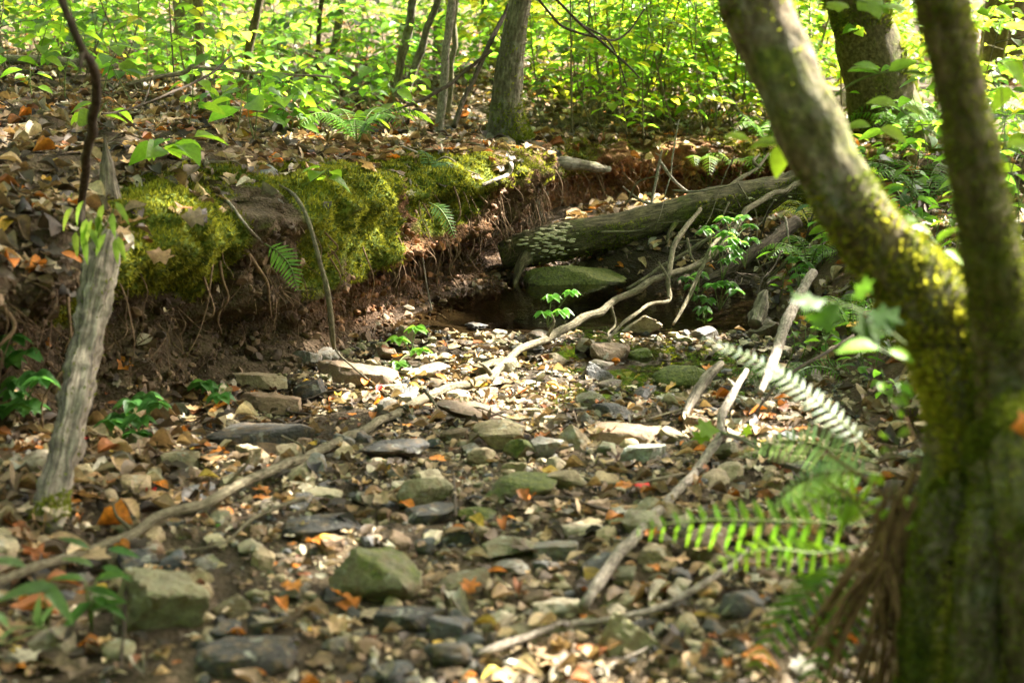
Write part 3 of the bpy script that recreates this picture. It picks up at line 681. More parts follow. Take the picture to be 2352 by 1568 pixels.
litter(1500, -2.2, -1.0, 2.7, 4.0, all1, ok=lambda p, n: p.z > .33, smin=.035, smax=.085)
litter(14000, -6.5, 2.5, 7.0, 13, all1, ok=lambda p, n: p.z > .1 and n.z > .5, smin=.045, smax=.10)
litter(3500, -9, 12, 13, 24, all1, smin=.10, smax=.17)
litter(4200, -1.35, 0.95, 1.9, 4.2, clump, zmax=.3, lift=.010, lay=.022, smin=.03, smax=.07)
litter(520, -0.9, 0.95, 4.2, 5.25, clump, zmax=.3, lift=.014, lay=.02, smin=.03, smax=.06)
litter(4500, -1.35, 0.95, 1.9, 4.6, all1, zmax=.3, lift=.006, lay=.015, smin=.016, smax=.034)
litter(900, -1.7, -0.8, 2.2, 4.4, lambda x, y: .9 * (x > toe_x(y) - 0.02), zmax=.3, lift=.01, lay=.04)
litter(3600, 0.75, 3.2, 1.8, 7.0, lambda x, y: np.where(x > x_right(y) + .05, .95, .25), lift=.008, lay=.03, ok=lambda p, n: p.z > .02)
litter(700, 0.2, 2.2, 6.3, 7.1, all1, zmax=.6, smin=.03, smax=.07, ok=lambda p, n: p.z > .03)
litter(1600, 0.1, 3.5, 6.95, 8.6, all1, ok=lambda p, n: .08 < p.z < .42 and n.z > .5)
L = np.array(leafs); ncol = len(LC)
rot = frames(L[:, 3:6] + np.array([0, 0, .45]) + 0.12 * rg.normal(size=(len(L), 3)), rg.uniform(0, 6.28, len(L)))
idx = rg.integers(len(DRY), size=len(L)); colr = np.array([jitcol(LC[int(i)][0], .3, rg) for i in L[:, 7]])
appar = L[:, 6] / np.maximum(L[:, 1], .5); pu = np.array([proj(l[:3])[:2] for l in L])
seen = (pu[:, 0] > -20) & (pu[:, 0] < 2370) & (pu[:, 1] < 1590)
order = np.argsort(-(appar * seen)); single = np.zeros(len(L), bool); single[:nfix] = True
for i in order:
    if single.sum() >= 300: break
    single[i] = True
for i in np.where(single)[0]:
    o = link('fallen_leaf', DRY_ME[idx[i]]); o.matrix_world = mat4(rot[i], L[i, :3], L[i, 6]); o.color = (*colr[i], 1)
    shp = ['oval', 'broad oval', 'folded', 'wavy edged', 'rolled', 'lobed', 'lobed', 'lobed', 'cupped', 'twisted'][idx[i]]
    tag(o, '%s %s fallen leaf %s' % (LC[int(L[i, 7])][1], shp, where(L[i, :3])), 'leaf', 'fallen leaves on the ground')
m = ~single
V, T, C = merge(DRY, idx[m], L[m, :3], rot[m], L[m, 6], colr[m])
stuff(link('leaf_litter', make_mesh('leaf_litter', V, T, M['dry_m'], smooth=True, col=C)), 'brown and tan leaf litter covering the banks', 'leaf litter')

# ------------------------------------------------------------------ trees
def px(w, y): return w * y / FPX / 2          # half a picture width at that distance, in metres
def path(rows):
    """rows of (u, v, y, picture width) -> x, y, z, r"""
    return [(*W(u, v, y), px(w, y)) for u, v, y, w in rows]
def extend(pts, h, r1, lean=(0, 0), steps=5):
    """carry a trunk on upwards from its last visible point, turning slowly towards upright plus lean"""
    P = [tuple(p) for p in pts]; a, b = np.array(P[-2][:3]), np.array(P[-1][:3]); d = (b - a) / np.linalg.norm(b - a); r = P[-1][3]
    for k in range(steps):
        t = (k + 1) / steps; dd = d * (1 - .8 * t) + np.array([lean[0], lean[1], 1.0]) * .8 * t; dd /= np.linalg.norm(dd)
        b = b + dd * (h / steps); P.append((*b, r + (r1 - r) * t))
    return P
def grounded(rows, lift=.012):
    """keep a lying stick on top of the ground it crosses"""
    out = []
    for u, v, y, w in rows:
        p, n = hit(u, v)
        if p is not None and p.y - px(w, p.y) - lift < y: y = p.y - px(w, p.y) - lift
        out.append((u, v, y, w))
    return out
def fuzz(V, F, n, ln, mask, seed=0, c0=(.07, .095, .01), c1=(.21, .23, .03), up=0.35, wd=0.28):
    """moss shoots standing on a surface: small blades; mask(points, normals) -> keep"""
    rg = np.random.default_rng(seed); V = np.asarray(V)
    T = np.vstack([F[:, :3], F[:, [0, 2, 3]]]) if F.shape[1] == 4 else F
    a, b, c = V[T[:, 0]], V[T[:, 1]], V[T[:, 2]]; N = np.cross(b - a, c - a); A = np.linalg.norm(N, axis=1); N = N / (A[:, None] + 1e-12)
    cen = (a + b + c) / 3; wgt = A * mask(cen, N); wgt = wgt / wgt.sum()
    k = rg.choice(len(T), size=n, p=wgt); r1, r2 = rg.random((2, n)); sw = r1 + r2 > 1; r1[sw] = 1 - r1[sw]; r2[sw] = 1 - r2[sw]
    P = a[k] + (b - a)[k] * r1[:, None] + (c - a)[k] * r2[:, None]
    D = N[k] + np.array([0, 0, up]) + 0.45 * rg.normal(size=(n, 3)); D /= np.linalg.norm(D, axis=1)[:, None]
    S = np.cross(D, rg.normal(size=(n, 3))); S /= np.linalg.norm(S, axis=1)[:, None] + 1e-9
    l = ln * rg.uniform(.45, 1.2, n)[:, None]
    Q = np.stack([P - S * l * wd - D * l * .15, P + S * l * wd - D * l * .15, P + D * l], 1).reshape(-1, 3)
    t = np.clip(0.5 + 0.45 * fbm(P, 9, 3, seed) + 0.25 * rg.normal(size=n), 0, 1)[:, None]
    C = np.array(c0) * (1 - t) + np.array(c1) * t
    return Q, np.arange(3 * n).reshape(-1, 3), np.repeat(C, 3, 0)
def fuzz_obj(name, parent, origin, *a, **k):
    Q, T, C = fuzz(*a, **k)
    o = link(name, make_mesh(name, Q - np.array(origin), T, M['moss'], smooth=False, col=C), parent, None if parent else origin)
    o['kind'] = 'stuff'; return o
TREES = []
def tree(name, label, rows, mat, group=None, top=None, n=160, k=26, amp=.06, ridge=.06, moss=None, seed=0, roots=()):
    """rows from the ground up; trunk goes on above the picture to its crown"""
    P = rows if len(rows[0]) == 4 and isinstance(rows[0], tuple) and name is None else rows
    pts = extend(path(P), top[2], top[3], top[:2]) if top else path(P)
    base = Vector(pts[0][:3]); e = empty(name, base); tag(e, label, 'tree', group)
    V, F, uv = tube(pts, n=n, k=k, amp=amp, nsc=9, ridge=ridge, seed=seed)
    o0 = np.array(base); link('trunk', make_mesh('trunk', V - o0, F, mat, uv=uv), e)
    for r in roots:
        v2, f2, u2 = tube(r, n=26, k=10, amp=.22, nsc=14, wob=.01, seed=seed + 3); link('root', make_mesh('root', v2 - o0, f2, mat, uv=u2), e)
    if moss:
        fuzz_obj('moss', e, base, V, F[0], moss[0], moss[1], moss[2], seed=int(seed) + 5)
    TREES.append((e, Vector(pts[-1][:3]))); return e, V, F
# the tree at the bend
def rt(rows): return path(rows)
mid_roots = [rt([(1185, 330, 7.62, 60), (1225, 345, 7.52, 44), (1262, 372, 7.47, 30), (1330, 378, 7.57, 26), (1400, 388, 7.72, 18)]), rt([(1140, 325, 7.57, 60), (1090, 338, 7.37, 40), (1040, 348, 7.17, 28), (985, 352, 6.97, 18)]),
             rt([(1160, 340, 7.52, 70), (1165, 390, 6.97, 40), (1172, 450, 6.87, 26), (1165, 520, 7.07, 24)]), rt([(1190, 345, 7.52, 60), (1215, 400, 7.32, 40), (1225, 450, 7.27, 28), (1240, 500, 7.27, 16)])]
tree('tree', 'grey barked tree with mossy foot standing on the bank at the bend',
     [(1168, 372, 7.57, 175), (1166, 348, 7.57, 142), (1164, 318, 7.57, 112), (1162, 285, 7.57, 90), (1163, 240, 7.57, 74), (1167, 180, 7.57, 65), (1180, 80, 7.57, 55), (1195, 0, 7.57, 50), (1212, -120, 7.57, 48)], M['bark_grey'], top=(.15, .1, 8.5, .06), seed=4, roots=mid_roots,
     moss=(6000, .022, lambda c, n: np.clip(1.0 - (c[:, 2] - .52) / .35, .0, 1) ** 2 * (fbm(c, 6, 3, 2) > -.1) + .02 * (c[:, 2] < 1.4)))
# the big dark trunk behind, leaning left
tree('tree', 'thick dark brown trunk leaning left behind the foreground trunks',
     [(2060, 345, 9.5, 250), (2052, 310, 9.5, 205), (2036, 262, 9.5, 165), (2018, 190, 9.5, 150), (1990, 90, 9.5, 138), (1966, 0, 9.5, 130), (1930, -150, 9.5, 124)], M['bark_dark'], top=(.12, -.15, 9.5, .08), seed=9, amp=.05,
     moss=(4000, .03, lambda c, n: (c[:, 2] < 1.6) * (fbm(c, 3, 3, 8) > .1)))
# two stems of the foreground tree on the right rise from one mossy foot: one tree
fg = empty('tree', W(2265, 1500, 2.05)); tag(fg, 'nearest tree, two mossy trunks forking from one foot at the right edge', 'tree'); o0 = np.array(fg.location)
stemA = extend(path([(2290, 1800, 2.05, 600), (2290, 1560, 2.05, 450), (2285, 1300, 2.06, 350), (2280, 1120, 2.08, 285), (2262, 980, 2.1, 250), (2228, 860, 2.12, 216), (2165, 750, 2.15, 190), (2080, 640, 2.18, 164), (1990, 520, 2.2, 148), (1915, 400, 2.24, 146), (1850, 270, 2.28, 144), (1798, 140, 2.32, 142), (1743, 0, 2.36, 140), (1700, -130, 2.4, 136)]), 5.5, .03, (.1, .3))
V, F, uv = tube(stemA, n=420, k=48, amp=.19, nsc=8, ridge=.16, seed=2); link('trunk', make_mesh('trunk', V - o0, F, M['bark_mossy'], uv=uv), fg)
mA = lambda c, n: (c[:, 2] < 2.4) * np.clip(.06 + 1.0 * (fbm(c, 5, 3, 3) > .2) + 1.5 * (c[:, 2] < 0.9) * (fbm(c, 4, 3, 7) > -.15), 0, 3)
fuzz_obj('moss', fg, fg.location, V, F[0], 20000, .010, mA, seed=1)
stemB = extend(path([(2330, 980, 2.04, 180), (2322, 820, 2.02, 170), (2300, 700, 2.0, 150), (2284, 610, 1.97, 134), (2259, 490, 1.95, 122), (2236, 370, 1.94, 112), (2212, 240, 1.93, 106), (2188, 110, 1.92, 104), (2168, 0, 1.92, 104), (2146, -130, 1.92, 102)]), 5.5, .03, (.3, -.1))
V2, F2, uv2 = tube(stemB, n=380, k=32, amp=.12, nsc=11, ridge=.10, seed=6); link('trunk', make_mesh('trunk', V2 - o0, F2, M['bark_mossy'], uv=uv2), fg)
fuzz_obj('moss', fg, fg.location, V2, F2[0], 7000, .009, lambda c, n: (c[:, 2] < 2.3) * np.clip(.06 + 1.0 * (fbm(c, 5, 3, 13) > .2) + 1.3 * (c[:, 2] < 1.2), 0, 3), seed=2)
for k, r in enumerate([[(2200, 1150, 2.0, 120), (2150, 1250, 1.95, 110), (2120, 1400, 1.92, 90), (2105, 1600, 1.9, 80), (2090, 1800, 1.88, 60)], [(2290, 1000, 1.98, 150), (2300, 1150, 1.9, 150), (2270, 1300, 1.85, 120), (2240, 1500, 1.82, 110), (2230, 1750, 1.8, 90)],
                       [(2330, 950, 1.98, 140), (2370, 1100, 1.85, 170), (2380, 1300, 1.8, 150), (2390, 1700, 1.78, 120)]]):
    v_, f_, u_ = tube(path(r), n=40, k=16, amp=.2, nsc=12, ridge=.15, seed=20 + k); link('root', make_mesh('root', v_ - o0, f_, M['bark_mossy'], uv=u_), fg)
    fuzz_obj('moss', fg, fg.location, v_, f_[0], 6000, .010, lambda c, n: np.clip((fbm(c, 6, 3, 5) > -.1) * 1.0 * (c[:, 2] > .35) + .15, 0, 2), seed=31 + k)
fuzz_obj('moss', fg, fg.location, V, F[0], 26000, .017, lambda c, n: np.clip(1.0 - c[:, 2] * 1.15, 0, 1) * (fbm(c, 5, 3, 17) > -.1) * 1.0, seed=77, c0=(.09, .10, .012), c1=(.38, .36, .04))
TREES.append((fg, Vector(stemA[-1][:3])))
# slim stems
def stem_tree(label, rows, mat, top, seed, k=12, name='slim_tree'):
    pts = extend(path(rows), top, px(rows[-1][3], rows[-1][2]) * .4); e = empty(name, Vector(pts[0][:3])); tag(e, label, 'tree', 'slim trees on the bank')
    V, F, uv = tube(pts, n=90, k=k, amp=.12, nsc=10, wob=.015, seed=seed); link('trunk', make_mesh('trunk', V - np.array(e.location), F, mat, uv=uv), e); return e
SLIM = [('left of the pair of leaning stems with a crook, on the bank', [(903, 192, 9.2, 27), (910, 130, 9.2, 22), (918, 70, 9.2, 20), (932, 30, 9.2, 20), (948, -40, 9.2, 20)], 'bark_grey'),
        ('right of the pair of leaning stems, bending away to the right', [(920, 185, 9.0, 25), (935, 130, 9.0, 20), (952, 75, 9.0, 18), (975, 20, 9.0, 16), (1000, -40, 9.0, 15)], 'bark_grey'),
        ('slim pale straight stem left of the grey tree', [(1000, 300, 7.6, 24), (1012, 210, 7.6, 21), (1022, 110, 7.6, 19), (1034, 0, 7.6, 18), (1042, -80, 7.6, 17)], 'stick_pale'),
        ('thin brown stem close behind the slim pale one', [(1022, 215, 9.0, 15), (1030, 130, 9.0, 16), (1040, 60, 9.0, 16), (1046, -40, 9.0, 15)], 'stick'),
        ('short brown stem among the leaves at upper left', [(452, 145, 8.6, 24), (458, 80, 8.6, 23), (455, 10, 8.6, 22), (452, -60, 8.6, 22)], 'stick'),
        ('mossy leaning stem at upper left right of the short brown one', [(538, 128, 8.9, 20), (550, 80, 8.9, 20), (566, 25, 8.9, 19), (582, -40, 8.9, 18)], 'bark_dark'),
        ('thin dark sapling stem above the left bank leaves', [(722, 150, 10.5, 12), (726, 80, 10.5, 11), (734, 0, 10.5, 11), (742, -60, 10.5, 10)], 'stick_dark'),
        ('leaning brown sapling stem above the left bank leaves', [(748, 140, 10.8, 20), (762, 80, 10.8, 18), (778, 10, 10.8, 17), (792, -60, 10.8, 16)], 'stick'),
        ('grey trunk half hidden behind the grey tree', [(1128, 230, 12.5, 46), (1128, 150, 12.5, 42), (1126, 60, 12.5, 40), (1124, -50, 12.5, 40)], 'bark_grey'),
        ('grey stem in the bright leaves right of the pair of stems', [(1000, 200, 13, 26), (1003, 100, 13, 25), (1010, 0, 13, 24), (1014, -60, 13, 24)], 'bark_grey'),
        ('thin upright sapling in the sunlit thicket', [(1604, 270, 11.5, 9), (1602, 180, 11.5, 9), (1606, 90, 11.5, 8), (1610, -40, 11.5, 8)], 'stick'),
        ('dark far trunk above the sunlit thicket', [(1510, 110, 24, 34), (1514, 50, 24, 32), (1520, -60, 24, 30)], 'bark_dark'),
        ('pale far trunk beside the dark one above the thicket', [(1546, 90, 26, 22), (1552, 30, 26, 20), (1558, -60, 26, 20)], 'bark_grey'),
        ('far trunk standing above the middle of the thicket', [(1370, 80, 22, 34), (1372, 20, 22, 32), (1374, -60, 22, 30)], 'bark_dark'),
        ('dark far trunk seen between foreground and leaning trunks', [(1876, 110, 18, 26), (1884, 50, 18, 25), (1898, -60, 18, 24)], 'bark_dark'),
        ('thin far trunk right of the leaning trunk', [(2115, 240, 14, 14), (2118, 120, 14, 14), (2120, -60, 14, 13)], 'stick'),
        ('far grey trunk at the upper right edge', [(2312, 190, 16, 40), (2318, 80, 16, 38), (2324, -60, 16, 36)], 'bark_grey'),
        ('far dark stem right of the right foreground trunk', [(2262, 150, 15, 14), (2270, 60, 15, 14), (2280, -60, 15, 13)], 'stick_dark')]
for i, (lab, rows, mt) in enumerate(SLIM):
    p, n = hit(rows[0][0], rows[0][1] + 12)
    stem_tree(lab, rows, M[mt], 2.5 if rows[0][3] < 30 else 5.5, 40 + i)
    # foot of the stem goes down into the ground
for e in [o for o in COL.objects if o.name.startswith('slim_tree')]:
    b = e.location; p, n = drop(b.x, b.y)
    if b.z > p.z:
        tr = [c for c in e.children if c.name.startswith('trunk')][0]; co = np.zeros(len(tr.data.vertices) * 3, np.float32); tr.data.vertices.foreach_get('co', co); co = co.reshape(-1, 3)
        dz = b.z - p.z + .1; f = np.clip(1 - co[:, 2] / max(co[:, 2].max() * .35, .3), 0, 1); co[:, 2] -= dz * f; tr.data.vertices.foreach_set('co', co.ravel()); tr.data.update()

# ------------------------------------------------------------------ fallen log, snag, branches and sticks
log_p = path([(1150, 588, 6.62, 60), (1205, 572, 6.62, 78), (1290, 552, 6.65, 88), (1400, 532, 6.72, 80), (1500, 508, 6.8, 74), (1620, 476, 6.9, 78), (1740, 452, 7.0, 82), (1850, 430, 7.1, 84), (1960, 415, 7.2, 84)])
lg = empty('fallen_log', Vector(log_p[1][:3])); tag(lg, 'fallen log with pale fungus at its left end lying across the stream', 'log'); o0 = np.array(lg.location)
V, F, uv = tube(log_p, n=90, k=26, amp=.12, nsc=9, ridge=.10, seed=12); link('bark', make_mesh('bark', V - o0, F, M['log'], uv=uv), lg)
fuzz_obj('moss', lg, lg.location, V, F[0], 7000, .014, lambda c, n: np.clip(.2 + (fbm(c, 4, 3, 5) > .15), 0, 1) * (n[:, 2] < .6), seed=7)
for r in ([(1215, 585, 6.58, 34), (1195, 610, 6.5, 24), (1185, 645, 6.45, 15), (1178, 668, 6.4, 8)], [(1560, 500, 6.8, 16), (1540, 530, 6.7, 10), (1530, 560, 6.65, 6)]):
    v_, f_, u_ = tube(path(r), n=16, k=8, amp=.2, nsc=15, seed=3); link('branch_stub', make_mesh('branch_stub', v_ - o0, f_, M['log'], uv=u_), lg)
fb = ico(2); fv = fb[0] * np.array([1, .55, .22]); fme = make_mesh('bracket_fungus', fv, fb[1], M['fungus'])
rg = np.random.default_rng(77); cen = np.array([p[:3] for p in log_p]); k = 0; BL = BVHTree.FromPolygons([tuple(v) for v in V], [tuple(f) for f in F[0]])
while k < 130:
    u = rg.normal(1262, 32) if k < 112 else rg.normal(1800, 40); v = rg.normal(548, 24) if k < 112 else rg.normal(462, 10)
    l, n, i, d = BL.ray_cast(CAMP, ray(u, v).normalized())
    if l is None: k += 0.2; continue
    o = link('bracket_fungus', fme, lg); s_ = rg.uniform(.008, .019); rt_ = frames(np.array([[n.x * .35, n.y * .35, 1.0]]), np.array([rg.uniform(-.6, .6)]))[0]
    o.matrix_local = mat4(rt_, np.array(l) - o0, s_); k += 1

sn = empty('dead_tree', W(122, 1150, 2.92)); tag(sn, 'grey weathered dead trunk leaning against the left bank', 'dead tree'); o0 = np.array(sn.location)
V, F, uv = tube(path([(100, 1230, 2.82, 92), (122, 1150, 2.92, 84), (150, 1020, 3.05, 76), (178, 880, 3.2, 72), (206, 740, 3.34, 72), (226, 640, 3.43, 68), (238, 580, 3.48, 64), (246, 548, 3.5, 52), (250, 530, 3.51, 30)]), n=150, k=44, amp=.26, nsc=24, ridge=.34, seed=5, ell=.8)
link('trunk', make_mesh('trunk', V - o0, F, M['deadwood'], uv=uv), sn)
fuzz_obj('moss', sn, sn.location, V, F[0], 1800, .010, lambda c, n: 1.0 * (c[:, 2] < .2) * (fbm(c, 6, 2, 1) > .1) + .02, seed=8)
for r in ([(215, 600, 3.48, 26), (190, 575, 3.5, 16), (160, 560, 3.52, 8)],):
    v_, f_, u_ = tube(path(r), n=12, k=7, amp=.2, seed=3); link('branch_stub', make_mesh('branch_stub', v_ - o0, f_, M['deadwood'], uv=u_), sn)
st_ = empty('stump', W(252, 500, 4.05)); tag(st_, 'short splintered grey stump standing in the leaf litter at left', 'stump'); o0 = np.array(st_.location)
V, F, uv = tube(path([(262, 560, 4.0, 66), (256, 500, 4.05, 58), (250, 430, 4.05, 44), (246, 370, 4.05, 28), (242, 335, 4.05, 14), (241, 318, 4.05, 4)]), n=50, k=22, amp=.25, nsc=20, ridge=.35, seed=15, ell=.6)
link('wood', make_mesh('wood', V - o0, F, M['deadwood'], uv=uv), st_)

def stick(name, label, rows, mat, n=50, k=9, amp=.16, wob=.006, seed=0, twigs=(), cat='stick', group=None, ground=True, lift=.02):
    rows = [(u_, v_, y_, w_ * .76) for u_, v_, y_, w_ in rows]
    if ground: rows = grounded(rows, lift)
    pts = path(rows); V, F, uv = tube(pts, n=n, k=k, amp=amp, nsc=22, wob=wob, seed=seed)
    if not twigs:
        o = link(name, make_mesh(name, V - np.array(pts[0][:3]), F, mat, uv=uv), None, Vector(pts[0][:3])); tag(o, label, cat, group); return o
    e = empty(name, Vector(pts[0][:3])); tag(e, label, cat, group); o0 = np.array(e.location); link('main_stem', make_mesh('main_stem', V - o0, F, mat, uv=uv), e)
    for j, r in enumerate(twigs):
        v_, f_, u_ = tube(path(r), n=18, k=6, amp=.12, nsc=25, wob=.006, seed=seed + j + 1); link('side_twig', make_mesh('side_twig', v_ - o0, f_, mat, uv=u_), e)
    return e
stick('branch', 'long bent grey branch lying diagonally across the whole stream bed',
      [(u_, v_, y_, w_ * .9) for u_, v_, y_, w_ in [(-80, 1352, 2.72, 36), (100, 1300, 2.85, 36), (330, 1210, 3.08, 35), (520, 1130, 3.3, 34), (700, 1050, 3.58, 33), (860, 970, 3.9, 32), (980, 910, 4.2, 31), (1080, 882, 4.4, 30), (1128, 868, 4.5, 32), (1148, 840, 4.6, 30), (1190, 805, 4.78, 28), (1260, 775, 4.95, 27), (1330, 735, 5.15, 26), (1400, 702, 5.3, 26), (1455, 672, 5.42, 24), (1500, 645, 5.5, 25), (1560, 625, 5.6, 23), (1620, 598, 5.7, 22), (1665, 555, 5.82, 21), (1700, 515, 5.95, 21), (1730, 470, 6.1, 20), (1790, 440, 6.3, 19), (1850, 412, 6.5, 18)]], M['stick'], n=190, k=12, amp=.22, wob=.012, seed=3, cat='branch', lift=.11,
      twigs=[[(1402, 702, 5.3, 10), (1412, 745, 5.28, 7), (1398, 770, 5.2, 5), (1420, 800, 5.1, 4)], [(700, 1040, 3.4, 10), (690, 1020, 3.4, 6), (650, 1000, 3.45, 4)], [(980, 905, 4.0, 12), (1000, 930, 3.95, 7), (1010, 950, 3.9, 4)], [(520, 1120, 3.1, 12), (560, 1075, 3.1, 7), (575, 1050, 3.1, 4)], [(1260, 770, 4.8, 10), (1275, 740, 4.8, 6), (1270, 720, 4.8, 3)], [(300, 1215, 2.9, 12), (270, 1180, 2.9, 7), (262, 1150, 2.9, 4)], [(1130, 862, 4.35, 14), (1112, 842, 4.35, 9), (1100, 838, 4.35, 5)]])
stick('stick', 'white barked stick with a bend lying at right of the bed', [(1345, 1392, 2.66, 34), (1372, 1330, 2.75, 42), (1425, 1270, 2.87, 38), (1500, 1185, 3.08, 34), (1560, 1120, 3.22, 30), (1620, 1055, 3.38, 28), (1655, 1000, 3.5, 28), (1662, 950, 3.62, 28), (1690, 895, 3.78, 24), (1712, 850, 3.9, 16)], M['stick_pale'], n=90, k=12, seed=5, lift=.08,
      twigs=[[(1660, 990, 3.5, 12), (1700, 1005, 3.4, 9), (1745, 1030, 3.3, 6)], [(1690, 895, 3.78, 16), (1680, 880, 3.8, 12), (1670, 870, 3.82, 5)]])
stick('stick', 'pale stick along the bottom with a dark broken right end', [(1090, 1500, 2.43, 10), (1120, 1492, 2.45, 30), (1200, 1462, 2.5, 27), (1300, 1436, 2.55, 25), (1380, 1428, 2.58, 23), (1500, 1402, 2.62, 22), (1600, 1350, 2.68, 22), (1670, 1300, 2.72, 20), (1735, 1245, 2.78, 12)], M['stick_pale'], n=70, k=10, seed=8, lift=.07)
stick('stick', 'brown bare stick hanging over the bank edge down to the stones', [(640, 425, 5.2, 8), (668, 442, 4.9, 10), (692, 472, 4.5, 12), (722, 550, 4.4, 14), (745, 640, 4.38, 17), (760, 720, 4.38, 18), (766, 780, 4.4, 18), (768, 802, 4.42, 9)], M['stick'], seed=9, lift=.05, twigs=[[(762, 745, 4.65, 8), (768, 800, 4.6, 6), (800, 835, 4.5, 5), (860, 880, 4.4, 4), (905, 915, 4.3, 3)]])
stick('stick', 'thin pale stem leaning from the litter to the bank edge fern', [(430, 385, 5.2, 9), (500, 440, 4.9, 10), (560, 510, 4.7, 9), (605, 560, 4.55, 7)], M['stick_pale'], seed=10)
stick('stick', 'ringed pale stick leaning up the right bank', [(1748, 900, 3.75, 20), (1775, 830, 3.95, 34), (1800, 750, 4.2, 36), (1830, 690, 4.4, 35), (1868, 628, 4.6, 30)], M['stick_pale'], seed=11, n=60, amp=.12)
stick('stick', 'short thick grey stick on the right bank left of the ringed one', [(1572, 958, 3.85, 26), (1600, 905, 4.0, 34), (1630, 860, 4.15, 32), (1655, 835, 4.25, 18)], M['deadwood'], seed=12)
stick('stick', 'dark thin twig crossing in front of the ringed stick', [(1735, 950, 3.4, 8), (1790, 880, 3.5, 10), (1860, 830, 3.6, 10), (1960, 770, 3.7, 8)], M['stick_dark'], seed=13)
stick('stub', 'grey mossy rotten stub standing at the pool edge on the right', [(1735, 745, 4.75, 50), (1745, 710, 4.8, 44), (1752, 680, 4.82, 36), (1760, 664, 4.83, 14)], M['deadwood'], seed=14, amp=.4, cat='stump')
stick('branch', 'grey forked dead branch rising from the pool edge past the log', [(1392, 782, 5.0, 8), (1440, 735, 5.15, 11), (1490, 702, 5.3, 11), (1536, 688, 5.4, 12), (1534, 640, 5.5, 16), (1548, 570, 5.65, 17), (1575, 520, 5.8, 15), (1610, 480, 5.95, 11)], M['stick'], seed=15, cat='branch', twigs=[[(1536, 688, 5.4, 8), (1532, 640, 5.45, 7), (1512, 600, 5.5, 5)]])
stick('branch', 'brown branch running under the log beside the pool', [(1438, 662, 5.9, 10), (1500, 625, 5.95, 12), (1570, 585, 6.0, 12), (1640, 540, 6.05, 10), (1720, 500, 6.1, 8)], M['stick'], seed=16, cat='branch')
stick('branch', 'thin dead branch hanging at the right end of the pool', [(1545, 745, 5.3, 9), (1580, 680, 5.4, 13), (1610, 620, 5.5, 13), (1640, 560, 5.6, 11), (1700, 520, 5.7, 8)], M['stick'], seed=17, cat='branch')
stick('branch', 'brown sloping root-like branch in the shade below the log at right', [(1620, 650, 5.9, 30), (1690, 610, 6.0, 40), (1760, 560, 6.1, 44), (1830, 510, 6.2, 40)], M['stick_dark'], seed=18, cat='branch')
stick('branch', 'curved bare white root arching below the grey tree', [(1106, 424, 6.9, 9), (1140, 412, 6.85, 13), (1168, 400, 6.85, 14), (1176, 380, 6.85, 14), (1168, 362, 6.9, 12), (1162, 348, 6.95, 8)], M['stick_pale'], seed=19, cat='root')
stick('branch', 'forked white twig standing on the ledge before the clay bank', [(1495, 478, 7.6, 9), (1503, 430, 7.65, 9), (1514, 385, 7.7, 9), (1520, 345, 7.7, 6)], M['stick_pale'], seed=20, cat='twig', twigs=[[(1513, 370, 7.7, 8), (1540, 405, 7.65, 7), (1572, 435, 7.6, 6), (1600, 450, 7.6, 4)], [(1517, 358, 7.7, 5), (1505, 350, 7.7, 3)]])
stick('branch', 'pale twigs lying on the ledge behind the log', [(1460, 455, 7.5, 8), (1490, 468, 7.45, 10), (1540, 478, 7.4, 9), (1580, 472, 7.4, 6)], M['stick_pale'], seed=21, cat='twig', twigs=[[(1480, 465, 7.46, 6), (1450, 446, 7.5, 4), (1430, 430, 7.55, 3)]])
stick('branch', 'dark dead branch leaning across in front of the grey tree', [(1042, 292, 7.2, 16), (1062, 240, 7.3, 15), (1090, 175, 7.4, 14), (1112, 122, 7.5, 15), (1140, 70, 7.6, 14), (1175, 0, 7.7, 12), (1195, -60, 7.8, 10)], M['stick_dark'], seed=22, cat='branch', twigs=[[(1130, 118, 7.45, 10), (1060, 168, 7.4, 9), (1020, 200, 7.3, 10), (960, 232, 7.2, 8), (890, 258, 7.1, 6)]])
stick('stem', 'crooked dark bare stem hanging in the left foreground', [(186, 520, 3.9, 26), (188, 460, 3.75, 25), (196, 380, 3.5, 28), (210, 300, 3.2, 29), (219, 220, 3.0, 29), (216, 160, 2.9, 30), (190, 115, 2.78, 27), (172, 70, 2.76, 25), (150, 20, 2.75, 24), (130, -50, 2.75, 22)], M['stick_dark'], seed=23, n=80, cat='sapling', twigs=[[(190, 110, 2.78, 16), (184, 140, 2.76, 12), (182, 165, 2.75, 7)]])
stick('branch', 'thin dark branch sweeping over the left bank leaves', [(230, 262, 4.6, 5), (330, 240, 4.9, 7), (420, 200, 5.1, 8), (490, 165, 5.3, 8), (530, 130, 5.5, 6)], M['stick_dark'], seed=24, cat='branch', twigs=[[(330, 240, 4.9, 5), (345, 200, 5.0, 4), (352, 180, 5.0, 3)]])
stick('branch', 'winding grey dead branch lying behind the left bank leaves', [(290, 195, 6.6, 10), (360, 178, 6.7, 12), (420, 168, 6.8, 14), (440, 152, 6.8, 14), (480, 156, 6.9, 12), (560, 165, 7.0, 10), (660, 172, 7.2, 8), (760, 178, 7.4, 6)], M['stick'], seed=25, cat='branch')
stick('branch', 'pale brown fallen pole at the upper left edge', [(-40, 132, 7.6, 26), (80, 138, 7.6, 27), (180, 145, 7.7, 25), (270, 152, 7.8, 20)], M['stick_pale'], seed=26, cat='branch')
